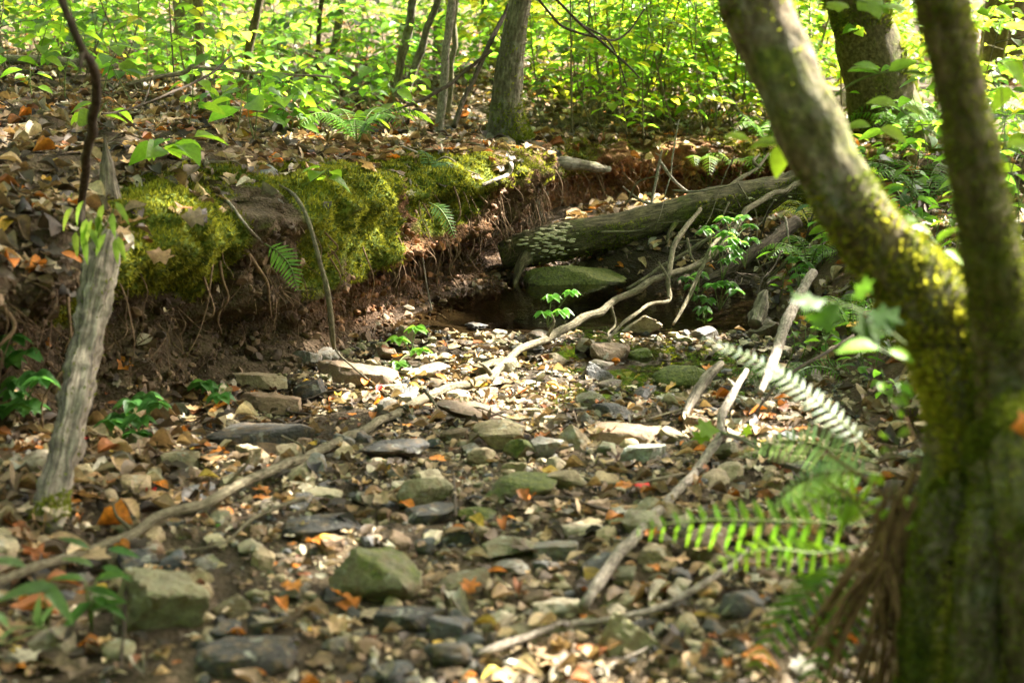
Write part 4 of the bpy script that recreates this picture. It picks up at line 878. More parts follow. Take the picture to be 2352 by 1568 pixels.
stick('branch', 'long fine dark branch hanging in front of the sunlit thicket', [(1225, -20, 6.2, 8), (1260, 30, 6.3, 8), (1300, 65, 6.4, 8), (1380, 88, 6.5, 7), (1430, 84, 6.6, 6), (1480, 20, 6.7, 5)], M['stick_dark'], seed=27, cat='branch', twigs=[[(1270, -10, 6.3, 6), (1340, 60, 6.4, 6), (1420, 130, 6.5, 5), (1470, 180, 6.5, 4)], [(1330, 50, 6.4, 5), (1400, 100, 6.5, 4), (1440, 200, 6.5, 3)]])
stick('branch', 'brown stick leaning in the thicket right of centre', [(1672, 220, 9.0, 10), (1700, 260, 8.9, 12), (1730, 290, 8.8, 10)], M['stick'], seed=28, cat='branch')
stick('branch', 'pile branch of grey dead wood resting on the right end of the log', [(1610, 470, 6.9, 8), (1660, 440, 7.0, 14), (1700, 410, 7.1, 14), (1740, 385, 7.2, 10), (1765, 352, 7.3, 8)], M['stick'], seed=29, cat='branch', twigs=[[(1690, 420, 7.1, 10), (1740, 425, 7.1, 10), (1800, 400, 7.2, 7)], [(1740, 385, 7.2, 9), (1730, 372, 7.2, 8), (1745, 355, 7.3, 5)]])
stick('stick', 'brown stick standing in front of the olive boulder at lower left', [(280, 1532, 2.25, 14), (284, 1440, 2.33, 15), (292, 1370, 2.4, 15), (300, 1310, 2.45, 10)], M['stick_dark'], seed=30)
stick('stick', 'pale thin twig lying at the bottom right of the bed', [(1370, 1545, 2.35, 8), (1440, 1510, 2.4, 10), (1500, 1470, 2.45, 10), (1470, 1415, 2.55, 8), (1440, 1390, 2.6, 6)], M['stick_pale'], seed=31)
# small twigs lying about, placed in the place itself
rg = np.random.default_rng(90)
for i in range(70):
    if i < 38: x, y = rg.uniform(-3, .2), rg.uniform(4.2, 9); zm = 30
    elif i < 56: x, y = rg.uniform(.9, 1.9), rg.uniform(2.5, 6.5); zm = 30
    else: x, y = rg.uniform(-1.1, .8), rg.uniform(2.3, 4.2); zm = .3
    ln = rg.uniform(.12, .45); a = rg.uniform(0, 6.28); rows = []
    for t in (-.5, -.15, .2, .5):
        p, n = drop(x + math.cos(a) * ln * t + .02 * rg.normal(), y + math.sin(a) * ln * t + .02 * rg.normal(), zm); rows.append((p.x, p.y, p.z + .02 + .012 * rg.random(), rg.uniform(.0025, .0055)))
    mt = ['stick', 'stick_pale', 'stick_dark'][rg.integers(3)]
    V, F, uv = tube(rows, n=14, k=6, amp=.15, nsc=25, seed=i); o = link('twig', make_mesh('twig', V - np.array(rows[0][:3]), F, M[mt], uv=uv), None, Vector(rows[0][:3]))
    tag(o, '%s %s twig lying %s' % ({'stick': 'brown', 'stick_pale': 'pale', 'stick_dark': 'dark'}[mt], 'short' if ln < .28 else 'longer', where(rows[1])), 'twig', 'twigs on the ground')

# ------------------------------------------------------------------ moss on the bank, hanging roots
mk = np.stack([mossL], -1).reshape(-1)
mf = mk[LF].mean(1)
mt2 = np.concatenate([mf, mf])
def bank_mask(c, n): return np.where(mt2 > .38, mt2, 0.0)
Q, T, C = fuzz(P3, LF, 125000, .017, bank_mask, seed=3, c0=(.05, .055, .007), c1=(.28, .28, .03), up=.2, wd=.24)
stuff(link('moss', make_mesh('moss', Q, T, M['moss'], smooth=False, col=C)), 'green and yellow moss cushions on the left bank edge', 'moss')
mr = mossr.ravel()[BF].mean(1); mr2 = np.concatenate([mr, mr])
Q, T, C = fuzz(BV, BF, 26000, .014, lambda c, n: np.where((mr2 > .22) & (c[:, 1] < 8) & (c[:, 1] > 1.8), mr2, 0), seed=4)
stuff(link('moss', make_mesh('moss', Q, T, M['moss'], smooth=False, col=C)), 'thin green moss on the right bank', 'moss')
rg = np.random.default_rng(66)
cand = np.where((Z_.ravel() > .36) & (Z_.ravel() < .52) & (ymid > 3.0) & (ymid < 8.3))[0]
zone = lambda y: ('at the far left', 'left of the dead trunk', 'above the stacked tan stones', 'beside the hanging stick', 'over the broad brown slab', 'at the red bank nose', 'over the left pool edge', 'in the dark hollow', 'under the grey tree', 'before the clay bank')[int(np.searchsorted([3.4, 3.8, 4.2, 4.7, 5.2, 5.7, 6.2, 6.8, 7.5], y))]
for i in range(120):
    k = rg.choice(cand); p = P3[k].copy(); yb = ymid[k]
    if i < 50: 
        k = rg.choice(cand[(ymid[cand] > 5.6) & (ymid[cand] < 6.9)]); p = P3[k].copy(); yb = ymid[k]
    n2 = NR[k]; ln = rg.uniform(.05, .36); rows = []; x, y = p[0], p[1]; rad_ = float(np.clip(rg.lognormal(math.log(.0024), .55), .001, .008)); sl = rg.normal() * .35 * ln; tg = (-n2[1], n2[0])
    for j, t in enumerate(np.linspace(0, 1, 5)):
        rows.append((x - n2[0] * (.04 * math.sin(3 * t)) + tg[0] * sl * t + .025 * rg.normal() * t, y - n2[1] * .04 * math.sin(3 * t) + tg[1] * sl * t + .025 * rg.normal() * t, max(p[2] - ln * t, .02), rad_ * (1.1 - .75 * t)))
    V, F, uv = tube(rows, n=14, k=5, seed=i, wob=.008); o = link('hanging_root', make_mesh('hanging_root', V - p, F, M['root'], uv=uv), None, Vector(p))
    tag(o, '%s brown root hanging from the bank %s' % ('long thin' if ln > .26 else 'thin' if ln > .17 else 'short thin', zone(yb)), 'root', 'roots hanging from the bank')

# clods, small stones and fine rootlets in the broken face of the bank
cw = np.where((Z_.ravel() > -.03) & (Z_.ravel() < .50) & (ymid > 2.6) & (ymid < 8.9) & (mossL < .35))[0]; n = 11000; kk = rg.choice(cw, n)
rot_ = frames(rg.normal(size=(n, 3)) + np.array([0, 0, .2]), rg.uniform(0, 6.28, n)); red = clayL[kk][:, None]
cc = (np.array([[.10, .065, .036]]) * (1 - red) + np.array([[.20, .085, .03]]) * red) * rg.uniform(.35, 1.7, (n, 1)); pale_ = rg.random(n) < .04; cc[pale_] = np.array([.17, .135, .085])
V, T, C = merge(PEB, rg.integers(len(PEB), size=n), P3[kk] + .008 * rg.normal(size=(n, 3)), rot_, .006 + .034 * rg.random(n) ** 4, cc)
stuff(link('soil_clods', make_mesh('soil_clods', V, T, M['pebble'], smooth=False, col=C)), 'crumbly clods of earth on the face of the left bank', 'soil')
RL = []
for i in range(900):
    k = rg.choice(cw); p = P3[k]; n2 = np.array([NR[k][0], NR[k][1], 0]); d = np.array([-n2[1], n2[0], 0]) * rg.normal() * .7 + np.array([0, 0, -1]); ln = rg.uniform(.04, .2)
    RL.append(tube([(*(p - n2 * .01), .0016), (*(p + d * ln * .4 - n2 * .035 + .012 * rg.normal(size=3)), .0013), (*(p + d * ln * .8 - n2 * .02 + .02 * rg.normal(size=3)), .0006)], n=7, k=4, wob=.006, seed=i))
V, F, uv = join(RL); stuff(link('rootlets', make_mesh('rootlets', V, F, M['root'], uv=uv)), 'fine rootlets bristling from the earth face of the left bank', 'roots')

# clods and small stones on the dark earth slope below the log
n = 1600; x = rg.uniform(.1, 2.0, n); y = rg.uniform(6.35, 7.2, n); sz = .008 + .04 * rg.random(n) ** 3
V, T, C = merge(PEB, rg.integers(len(PEB), size=n), np.stack([x, y, bed_z(x, y)], 1), frames(rg.normal(size=(n, 3)), rg.uniform(0, 6.28, n)), sz, np.array([[.07, .048, .028]]) * rg.uniform(.4, 1.8, (n, 1)))
stuff(link('soil_clods', make_mesh('soil_clods', V, T, M['pebble'], smooth=False, col=C)), 'crumbly dark earth on the slope under the fallen log', 'soil')

# tangle of thin dead branches by the right end of the log
rg = np.random.default_rng(414)
for i in range(22):
    u, v = rg.uniform(1480, 1880), rg.uniform(400, 690); y = np.interp(v, [400, 690], [6.9, 5.5]) + rg.uniform(-.15, .1); a = rg.uniform(-1.2, .35) if i % 3 else rg.uniform(1.0, 2.2); L_ = rg.uniform(90, 260)
    rows = [(u - math.cos(a) * L_ * (.5 - t) * -1 if False else u + math.cos(a) * L_ * (t - .5) + rg.normal() * 8, v + math.sin(a) * L_ * (t - .5) + rg.normal() * 8, y - .25 * (t - .5), (3 + 5 * rg.random()) * (1.2 - t * .8)) for t in (0, .3, .65, 1)]
    mt = ['stick', 'stick_dark', 'stick_pale', 'stick'][i % 4]
    pt = W(rows[1][0], rows[1][1], rows[1][2])
    stick('branch', '%s %s dead branch %s' % (['grey', 'dark', 'pale', 'grey'][i % 4], 'long thin' if L_ > 170 else 'short thin', where(pt)), rows, M[mt], n=24, k=6, seed=200 + i, wob=.012, cat='branch', group='tangle of dead branches by the log', twigs=[[(rows[2][0], rows[2][1], rows[2][2], 4), (rows[2][0] + rg.normal() * 40, rows[2][1] + rg.normal() * 40, rows[2][2], 2)]] if i % 2 else ())

# ------------------------------------------------------------------ green plants
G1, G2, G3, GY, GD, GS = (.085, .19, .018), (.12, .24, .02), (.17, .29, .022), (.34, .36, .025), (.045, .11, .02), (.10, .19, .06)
def vrot(d, up):
    X = Vector(d).normalized(); Zv = Vector(up); Zv = (Zv - X * Zv.dot(X))
    Zv = Zv.normalized() if Zv.length > 1e-4 else X.orthogonal().normalized(); Yv = Zv.cross(X)
    return [[X[i], Yv[i], Zv[i]] for i in range(3)]
def put_leaves(e, L, as_parts, name='leaf', mes=None, tmpl=None):
    """L: list of (pos, dir, up, size, colour, shape index)"""
    mes = mes or GREEN_ME; tmpl = tmpl or GREEN; o0 = Vector(e.location)
    if as_parts:
        for p, d, up, s_, c, k in L:
            o = link(name, mes[k], e); o.matrix_local = mat4(vrot(d, up), Vector(p) - o0, s_); o.color = (*c, 1)
    else:
        V, T, C = merge(tmpl, [l[5] for l in L], [tuple(Vector(l[0]) - o0) for l in L], [vrot(l[1], l[2]) for l in L], [l[3] for l in L], [l[4] for l in L])
        o = link('crown', make_mesh('crown', V, T, M['leaf_m'], col=C), e); o['kind'] = 'stuff'
def up_j(rg, a=.35): return Vector((a * rg.normal(), a * rg.normal(), 1))
def seedling(base, h, nl, ls, rg, col, label, group, parts=True, shape=None, lean=None):
    e = empty('seedling', base); tag(e, label, 'plant', group)
    lean = lean or Vector((.25 * rg.normal(), .25 * rg.normal(), 1)); top = base + lean * h
    pts = [(*base, .0028), (*(base + lean * h * .5 + Vector((.03 * rg.normal(), .03 * rg.normal(), 0)) * h * 2), .0022), (*top, .0014)]; stems = [tube(pts, n=8, k=5)]
    L = []; sh = shape if shape is not None else int(rg.integers(4))
    for i in range(nl):
        t = .45 + .55 * (i + .5) / nl; a = i * 2.4 + rg.uniform(-.4, .4); p = Vector(cr(pts, 21)[int(t * 20)][:3])
        d = Vector((math.cos(a), math.sin(a), rg.uniform(-.25, .2))); q = p + d * ls * .35
        stems.append(tube([(*p, .001), (*q, .0008)], n=2, k=4)); L.append((q, d + Vector((0, 0, -.15)), up_j(rg), ls * rg.uniform(.7, 1.15), jitcol(col, .2, rg), sh))
    V, F, uv = join(stems); link('stem', make_mesh('stem', V - np.array(base), F, M['stem'], uv=uv), e)
    put_leaves(e, L, parts); return e
def sapling(base, h, nb, bl, ls, rg, cols, label, group, parts=False, mat='stick', flat=.3, sp=.062, z0=.25, collect=None):
    if h > .5 and 1880 < proj(base)[0] < 2170 and base.y < 9.7: return
    if collect is None:
        label = label.replace('sapling', ('knee high' if h < .6 else 'waist high' if h < 1.1 else 'tall') + ' sapling', 1) if 'sapling' in label else label
        e = empty('sapling', base); tag(e, label, 'sapling', group)
    lean = Vector((.16 * rg.normal(), .16 * rg.normal(), 1)); pts = [(*base, .003 + .0025 * h), (*(base + lean * h * .5 + Vector((.05 * rg.normal(), .05 * rg.normal(), 0))), .002 + .002 * h), (*(base + lean * h), .0015)]
    stems = [tube(pts, n=14, k=6, amp=.1)]; L = []; sh = int(rg.integers(4)); C = cr(pts, 41)
    for b in range(nb):
        t = z0 + (1 - z0) * (b + rg.random()) / nb; p = Vector(C[int(t * 40)][:3]); a = b * 2.4 + rg.uniform(-.5, .5); ln = bl * rg.uniform(.6, 1.15) * (1.15 - .45 * t)
        d = Vector((math.cos(a), math.sin(a), rg.uniform(.05, .4))); q = p + d * ln + Vector((0, 0, -.12 * ln)); m_ = p + d * ln * .5 + Vector((0, 0, .04 * ln))
        bp = [(*p, .0026), (*m_, .002), (*q, .001)]; stems.append(tube(bp, n=6, k=4)); B = cr(bp, 21)
        nlv = max(3, int(ln / sp))
        for i in range(nlv):
            tt = .18 + .82 * (i + .5) / nlv; pp = Vector(B[int(tt * 20)][:3]); sgn = 1 if i % 2 else -1; hd = Vector((d.x, d.y, 0)).normalized(); sd = Vector((-hd.y, hd.x, 0)) * sgn
            dd = hd * .65 + sd + Vector((0, 0, rg.uniform(-.45, .1))); L.append((pp, dd, up_j(rg, flat), ls * rg.uniform(.65, 1.15), jitcol(cols[rg.integers(len(cols))], .22, rg), sh))
        L.append((q, d + Vector((0, 0, -.3)), up_j(rg, flat), ls * rg.uniform(.7, 1.1), jitcol(cols[0], .2, rg), sh))
    if collect is not None: collect[0].extend(stems); collect[1].extend(L); return
    V, F, uv = join(stems); link('stem', make_mesh('stem', V - np.array(base), F, M[mat], uv=uv), e)
    put_leaves(e, L, parts); return e
FAR = ([], [])
rg = np.random.default_rng(123)
# left bank top: leafy seedlings among the litter (picture regions give where greenery grows; feet stand on the ground)
def spots(n, u0, u1, v0, v1, dens=None):
    out = []
    while len(out) < n:
        u, v = rg.uniform(u0, u1), rg.uniform(v0, v1)
        if dens and rg.random() > dens(u, v): continue
        p, nn = hit(u, v)
        if p is not None and nn.z > .45: out.append(p)
    return out
zn = lambda p: where(p)
for p in spots(85, 0, 980, 80, 270, lambda u, v: 1.0 if v < 210 else .5) + spots(34, 430, 960, 190, 330):
    ls = rg.uniform(.08, .125); seedling(p, rg.uniform(.12, .38), int(rg.integers(5, 10)), ls, rg, [G1, G2, G3][rg.integers(3)], '%s leafy seedling growing %s' % (['bright green', 'fresh green', 'yellow green'][rg.integers(3)], zn(p)), 'seedlings on the left bank')
for p in spots(46, 0, 980, 45, 190):
    sapling(p, rg.uniform(.5, 1.0), int(rg.integers(4, 7)), rg.uniform(.28, .5), rg.uniform(.08, .115), rg, [G2, G3, G1], 'young layered green sapling %s' % zn(p), 'saplings on the left bank', p.y < 9.5, z0=.3)
k = 0
while k < 70:
    x, y = rg.uniform(-4.2, .0), rg.uniform(7.0, 11.5); p, nn = drop(x, y); u, v, d = proj(p)
    if u < -60 or u > 1120 or v > 250: continue
    sapling(p, rg.uniform(.35, .85), int(rg.integers(4, 8)), rg.uniform(.26, .44), rg.uniform(.08, .11), rg, [[G2, G3, G1], [G3, GY, G2], [G1, G2]][rg.integers(3)], 'low bushy green sapling %s' % zn(p), 'saplings on the left bank', y < 9.3, z0=.3); k += 1
# explicit leafy shoots near the left foreground
for (u, v, y, h, nl, ls, lab, lean) in [(300, 330, 3.9, .12, 9, .10, 'large yellow green leaves on a shoot beside the short grey stump', (1.0, -.3, .4)), (200, 270, 4.2, .12, 5, .10, 'broad green leaves right behind the crooked stem', (.4, 0, .6)), (700, 385, 5.4, .1, 5, .085, 'low green leaves on the bank behind the moss edge', (.6, -.2, .4)), (640, 265, 5.6, .16, 8, .11, 'big round green leaves over the litter in mid bank', (.3, 0, 1)), (60, 165, 4.5, .2, 8, .095, 'bright leaves at the left edge below the pole', (.4, 0, 1))]:
    p, n = hit(u, v + 40); seedling(p, h, nl, ls, rg, G3, lab, None, True, 2, Vector(lean) * 1.6)
# sunlit thicket right of the grey tree, and behind
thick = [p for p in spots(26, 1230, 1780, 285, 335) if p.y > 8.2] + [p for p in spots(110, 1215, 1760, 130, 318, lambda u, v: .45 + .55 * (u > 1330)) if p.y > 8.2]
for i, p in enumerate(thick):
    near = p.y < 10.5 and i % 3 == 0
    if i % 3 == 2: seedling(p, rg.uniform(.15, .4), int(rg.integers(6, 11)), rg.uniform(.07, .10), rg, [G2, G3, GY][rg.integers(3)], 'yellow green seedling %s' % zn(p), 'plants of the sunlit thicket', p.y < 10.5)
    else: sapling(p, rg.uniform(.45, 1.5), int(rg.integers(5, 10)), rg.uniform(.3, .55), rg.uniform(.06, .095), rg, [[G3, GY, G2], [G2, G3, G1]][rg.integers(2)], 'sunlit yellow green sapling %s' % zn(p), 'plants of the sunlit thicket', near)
def ring(n, x0, x1, y0, y1, h0, h1, label, cols, ls, bl=(.5, .9), nb=(8, 14), sp=.085):
    k = 0
    while k < n:
        x, y = rg.uniform(x0, x1), rg.uniform(y0, y1); p, nn = drop(x, y); u, v, d = proj(p)
        if not (-250 < u < 2600): continue
        sapling(p, rg.uniform(h0, h1), int(rg.integers(*nb)), rg.uniform(*bl), rg.uniform(*ls), rg, cols, label % zn(p + Vector((0, 0, .6))), 'saplings further back', False, flat=.4, sp=sp, z0=.12, collect=FAR if y > 12.2 else None); k += 1
ring(46, -.3, 3.6, 9.3, 12.5, .7, 1.7, 'bright leafy sapling %s', [G3, GY, G2], (.08, .125), (.45, .8), (9, 15), .06)
ring(16, .4, 3.2, 8.4, 10.2, 1.5, 2.4, 'drooping leafy sapling %s', [G3, GY, G2], (.08, .12), (.5, .9), (10, 15), .06)
ring(40, -.6, 5.5, 10.5, 15, 1.2, 2.6, 'sunlit sapling standing %s', [G3, GY, G2], (.075, .11))
ring(16, -5.5, -.6, 11, 16, .9, 2.0, 'green sapling on the slope %s', [G2, G3, G1], (.08, .115))
ring(44, -8, 10, 16, 24, 1.4, 3.0, 'leafy sapling further back %s', [G2, G3, GY, G1], (.11, .16), (.7, 1.2), (9, 15), .12)
ring(34, -14, 18, 24, 40, 2.5, 5.0, 'distant leafy sapling %s', [G2, G1, G3], (.20, .30), (1.2, 2.0), (10, 16), .22)
V, F, uv = join(FAR[0]); e = stuff(link('far_undergrowth', make_mesh('far_undergrowth', V, F, M['stick'], uv=uv)), 'mass of sunlit leafy undergrowth filling the wood behind', 'undergrowth')
V, T, C = merge(GREEN, [l[5] for l in FAR[1]], [tuple(l[0]) for l in FAR[1]], [vrot(l[1], l[2]) for l in FAR[1]], [l[3] for l in FAR[1]], [l[4] for l in FAR[1]])
o = link('leaves', make_mesh('leaves', V, T, M['leaf_m'], col=C), e); o['kind'] = 'stuff'
# right side: between and behind the two foreground trunks
for p in spots(30, 1880, 2352, 330, 640):
    seedling(p, rg.uniform(.15, .5), int(rg.integers(6, 11)), rg.uniform(.06, .10), rg, [G1, G2, G3, GD][rg.integers(4)], '%s plant %s' % (['low green', 'leafy green', 'dark green'][rg.integers(3)], zn(p)), 'plants on the right bank', p.y < 8)
for p in spots(12, 1880, 2352, 250, 520):
    sapling(p, rg.uniform(.7, 1.4), int(rg.integers(5, 9)), rg.uniform(.3, .5), rg.uniform(.07, .10), rg, [G2, G3, G1], 'bushy sapling %s' % zn(p), 'saplings on the right bank', False)
k = 0
while k < 34:
    y = rg.uniform(2.9, 6.8); x = x_right(y) + rg.uniform(-.05, 1.0); p, nn = drop(x, y); u, v, d = proj(p)
    if u > 2330 or u < 1550: continue
    seedling(p, rg.uniform(.06, .2), int(rg.integers(4, 8)), rg.uniform(.035, .065), rg, [G1, G2, G3][rg.integers(3)], 'small green plant %s' % zn(p), 'plants on the right bank'); k += 1
# leafy twigs near the foreground trunks: (twig rows, leaves as u, v, y, size, du, dv)
def leafy_twig(label, rows, leaves, col, mat='stem', shape=0, cat='plant', mes=None):
    e = empty('leafy_twig', W(*rows[0][:3])); tag(e, label, cat); V, F, uv = tube(path(rows), n=16, k=5); link('stem', make_mesh('stem', V - np.array(e.location), F, M[mat], uv=uv), e)
    for (u, v, y, s_, du, dv) in leaves:
        a = W(u, v, y); b = W(u + du, v + dv, y - .01); up = Vector((.15 * rg.normal(), -.55 + .2 * rg.normal(), 1))
        o = link('leaf', mes or GREEN_ME[shape], e); o.matrix_local = mat4(vrot(b - a, up), a - Vector(e.location), s_); o.color = (*jitcol(col, .15, rg), 1)
    return e
leafy_twig('leafy twig crossing before the dark leaning trunk', [(1900, 235, 3.6, 5), (1960, 190, 3.6, 5), (2040, 165, 3.6, 4), (2140, 168, 3.6, 3)], [(1945, 165, 3.6, .075, 60, -4), (2020, 165, 3.6, .07, -50, -20), (2040, 165, 3.6, .075, 60, -25), (2080, 168, 3.6, .06, 60, 6), (2130, 168, 3.6, .05, 40, -6)], G2)
leafy_twig('star shaped leaves at the top in front of the dark leaning trunk', [(1930, -20, 3.2, 5), (1970, 0, 3.2, 4), (2040, 20, 3.2, 3)], [(1960, 5, 3.2, .09, 60, 12), (2020, 10, 3.2, .07, 60, 10), (1950, 8, 3.2, .06, -30, 6)], G3, shape=4)
leafy_twig('pair of green leaves low before the leaning trunk', [(2180, 330, 3.3, 5), (2120, 290, 3.3, 4), (2060, 245, 3.3, 3)], [(2060, 245, 3.3, .075, -50, -10), (2070, 245, 3.3, .075, 60, 25), (2000, 290, 3.2, .06, -50, 0), (2020, 295, 3.2, .07, 45, 20)], G3)
leafy_twig('two backlit yellow green leaves left of the curved trunk', [(1860, 300, 2.6, 4), (1800, 325, 2.6, 4), (1710, 325, 2.6, 3)], [(1800, 330, 2.6, .065, -10, 40), (1795, 328, 2.6, .06, -70, 6), (1720, 322, 2.6, .05, -40, -8)], (.22, .34, .02))
leafy_twig('blurred green maple-like sprig left of the curved trunk base', [(2080, 790, 2.0, 5), (1990, 720, 2.0, 4), (1900, 690, 2.0, 3)], [(1900, 690, 2.0, .06, -60, 5), (1930, 690, 2.0, .065, -40, 45), (1970, 710, 2.0, .065, 20, 40), (1985, 715, 2.0, .06, 60, 20), (1950, 690, 2.0, .05, 40, -30)], (.06, .13, .012), shape=5)  # leaf green darkened to stand in for shade on the sprig
leafy_twig('bright green leaf beside the curved trunk above the bank', [(2090, 830, 1.95, 4), (2040, 805, 1.95, 3), (1990, 800, 1.95, 3)], [(2020, 800, 1.95, .065, -60, 0), (2040, 805, 1.95, .04, 50, 20), (2060, 880, 1.95, .03, 20, 15)], (.2, .36, .02))
leafy_twig('bright leaves at the foot of the white stick bend', [(1740, 1020, 3.2, 5), (1690, 1000, 3.2, 4), (1650, 990, 3.2, 3)], [(1655, 990, 3.2, .07, -50, -8), (1640, 992, 3.2, .06, -40, 15), (1700, 1000, 3.2, .04, 30, -20)], (.2, .36, .02), shape=5)
leafy_twig('round leaved trailing twig against the foot of the nearest tree', [(2060, 900, 1.95, 4), (2075, 960, 1.95, 4), (2050, 1050, 1.95, 3), (2060, 1150, 1.95, 3)], [(2040 + rg.uniform(-30, 50), 880 + k * 26, 1.95, .022, rg.uniform(-40, 40), rg.uniform(-30, 30)) for k in range(14)], G3)
leafy_twig('leafy sprig between the two foreground trunks', [(2200, 620, 2.4, 4), (2150, 560, 2.5, 4), (2110, 500, 2.6, 3)], [(2140, 540, 2.5, .05, -40, -20), (2150, 560, 2.5, .05, 40, -30), (2110, 505, 2.6, .05, -40, 5), (2190, 600, 2.4, .045, -40, 20), (2170, 575, 2.4, .045, 30, 20)], (.22, .36, .02))
leafy_twig('backlit leaves right of the right foreground trunk', [(2400, 560, 2.6, 5), (2350, 480, 2.6, 4), (2310, 330, 2.7, 4), (2300, 200, 2.8, 3)], [(2335, 520, 2.6, .06, -30, 20), (2350, 480, 2.6, .065, 30, 30), (2310, 330, 2.7, .06, 50, 10), (2300, 140, 2.8, .075, 40, 40), (2300, 60, 2.8, .075, 50, 5), (2320, 200, 2.8, .06, -30, 40)], (.2, .34, .02))
leafy_twig('creeper with yellowing strap leaves on the leaning dead trunk', [(262, 480, 3.35, 4), (240, 520, 3.35, 4), (215, 550, 3.35, 3), (160, 575, 3.35, 3)], [(230 + rg.uniform(-70, 40), 500 + rg.uniform(-40, 50), 3.35, .06, rg.uniform(-30, 30), 40) for k in range(16)], (.16, .24, .04), mes=LANCE_ME)
# palmate sprigs standing in the bed
def palmate(label, foot, heads, col, ls=.05):
    e = empty('palmate_plant', W(*foot)); tag(e, label, 'plant'); o0 = Vector(e.location); stems = []
    for (u, v, y) in heads:
        h = W(u, v, y); stems.append(tube([(*o0, .002), (*(o0 * .5 + h * .5 + Vector((0, 0, .01))), .0018), (*h, .0014)], n=7, k=5))
        for k in range(5):
            a = R(-80 + k * 40 + rg.uniform(-10, 10)) + rg.uniform(-.3, .3); d = Vector((math.sin(a), -math.cos(a) * .8, -.12)); o = link('leaf', GREEN_ME[2], e); o.matrix_local = mat4(vrot(d, up_j(rg, .2)), h - o0, ls * rg.uniform(.75, 1.1)); o.color = (*jitcol(col, .15, rg), 1)
    V, F, uv = join(stems); link('stem', make_mesh('stem', V - np.array(o0), F, M['stem'], uv=uv), e)
palmate('small five-leaved plant standing at the front of the pool', (1258, 752, 5.25), [(1268, 678, 5.25), (1312, 668, 5.3), (1250, 716, 5.2), (1290, 712, 5.2)], (.12, .30, .03))
palmate('five-leaved plant at the foot of the red bank', (945, 815, 4.8), [(915, 775, 4.8), (955, 750, 4.85), (965, 800, 4.75), (915, 832, 4.7)], G1)
for k, (u, v, lab) in enumerate([(320, 975, 'cluster of green leaves at the bank foot behind the leaning dead trunk'), (60, 900, 'blurred green leaves at the left edge behind the dead trunk'), (505, 895, 'small green plant at the foot of the left bank'), (30, 800, 'high green leaves at the left edge under the bank'), (320, 920, 'upper green leaves at the bank foot')]):
    p, n = hit(u, v + 30); p.y -= .06
    heads = [(u + rg.uniform(-70, 70) * (1 if k < 2 else .6), v + rg.uniform(-60, 40) * (1 if k < 2 else .5), p.y - rg.uniform(0, .15)) for _ in range(7 if k in (0, 1) else 4)]
    palmate(lab, (u, v + 30, p.y), heads, (.06, .16, .035), .055)
rgc = np.random.default_rng(8)
for k, (u, v) in enumerate([(1640, 540), (1665, 590), (1620, 700), (1690, 505), (1710, 560), (1660, 660), (1600, 640), (1840, 610)]):
    palmate('creeper sprig hanging by the dead branches, %s' % ['uppermost at left', 'in the middle', 'lowest over the pool edge', 'at the top right', 'right of the middle one', 'above the lowest one', 'left over the pool', 'far right by the curved trunk'][k], (u + rgc.uniform(-10, 10), v + 55, 5.6), [(u + rgc.uniform(-35, 35), v + rgc.uniform(-25, 25), 5.6 + rgc.uniform(-.1, .1)) for _ in range(4)], (.09, .21, .03), .045)
# lance leaved plants at lower left
def straps(label, base, leaves, col, mes):
    e = empty('lance_leaved_plant', base); tag(e, label, 'plant')
    for (u, v, y, s_, du, dv) in leaves:
        a = W(u, v, y); b = W(u + du, v + dv, y - .02); o = link('leaf', mes, e); o.matrix_local = mat4(vrot(b - a, (0.1 * rg.normal(), -.5, 1)), a - Vector(base), s_); o.color = (*jitcol(col, .15, rg), 1)
    V, F, uv = join([tube([(*base, .002), (*W(l[0], l[1], l[2]), .0015)], n=3, k=4) for l in leaves[:6]]); link('stem', make_mesh('stem', V - np.array(base), F, M['stem'], uv=uv), e)
straps('blurred blue green lance leaves at the lower left corner', W(110, 1440, 2.2), [(130, 1345, 2.15, .10, -130, 10), (100, 1340, 2.15, .08, 60, 70), (90, 1440, 2.15, .06, -10, -60), (95, 1440, 2.15, .06, 20, -70), (20, 1440, 2.1, .06, -30, -40), (0, 1480, 2.1, .05, 20, -50), (60, 1300, 2.2, .07, -60, -20)], (.09, .17, .06), LANCE_ME)
straps('narrow leaved green plant left of the olive boulder', W(210, 1450, 2.35), [(205, 1400, 2.35, .075, 60, -30), (215, 1370, 2.35, .07, 60, 30), (210, 1380, 2.35, .08, -50, 40), (200, 1350, 2.35, .07, 70, 10), (220, 1330, 2.35, .07, 60, -20), (195, 1330, 2.35, .06, -50, -10), (235, 1300, 2.4, .06, 60, 20), (215, 1300, 2.4, .06, -40, -20), (250, 1260, 2.45, .06, 60, 5), (205, 1260, 2.45, .06, -50, -30)], (.08, .18, .035), LANCE_ME)
straps('green leaves on the litter beside the long branch at left', W(500, 1220, 3.0), [(490, 1240, 2.95, .05, 10, -40), (510, 1230, 2.95, .06, 40, -20), (560, 1225, 2.95, .05, 40, 10), (590, 1240, 2.95, .05, 50, 15), (480, 1210, 3.0, .05, 50, -25), (420, 1200, 3.0, .045, -40, 10), (330, 1235, 2.9, .05, -50, 10)], (.05, .17, .02), GREEN_ME[3])

o = link('fallen_leaf', DRY_ME[5]); o.matrix_world = mat4(frames(np.array([[-.2, -.9, .6]]), np.array([.3]))[0], W(2318, 985, 1.86), .055); o.color = (.55, .17, .02, 1)
tag(o, 'orange leaf caught on the mossy foot of the nearest tree', 'leaf', 'fallen leaves on the ground')
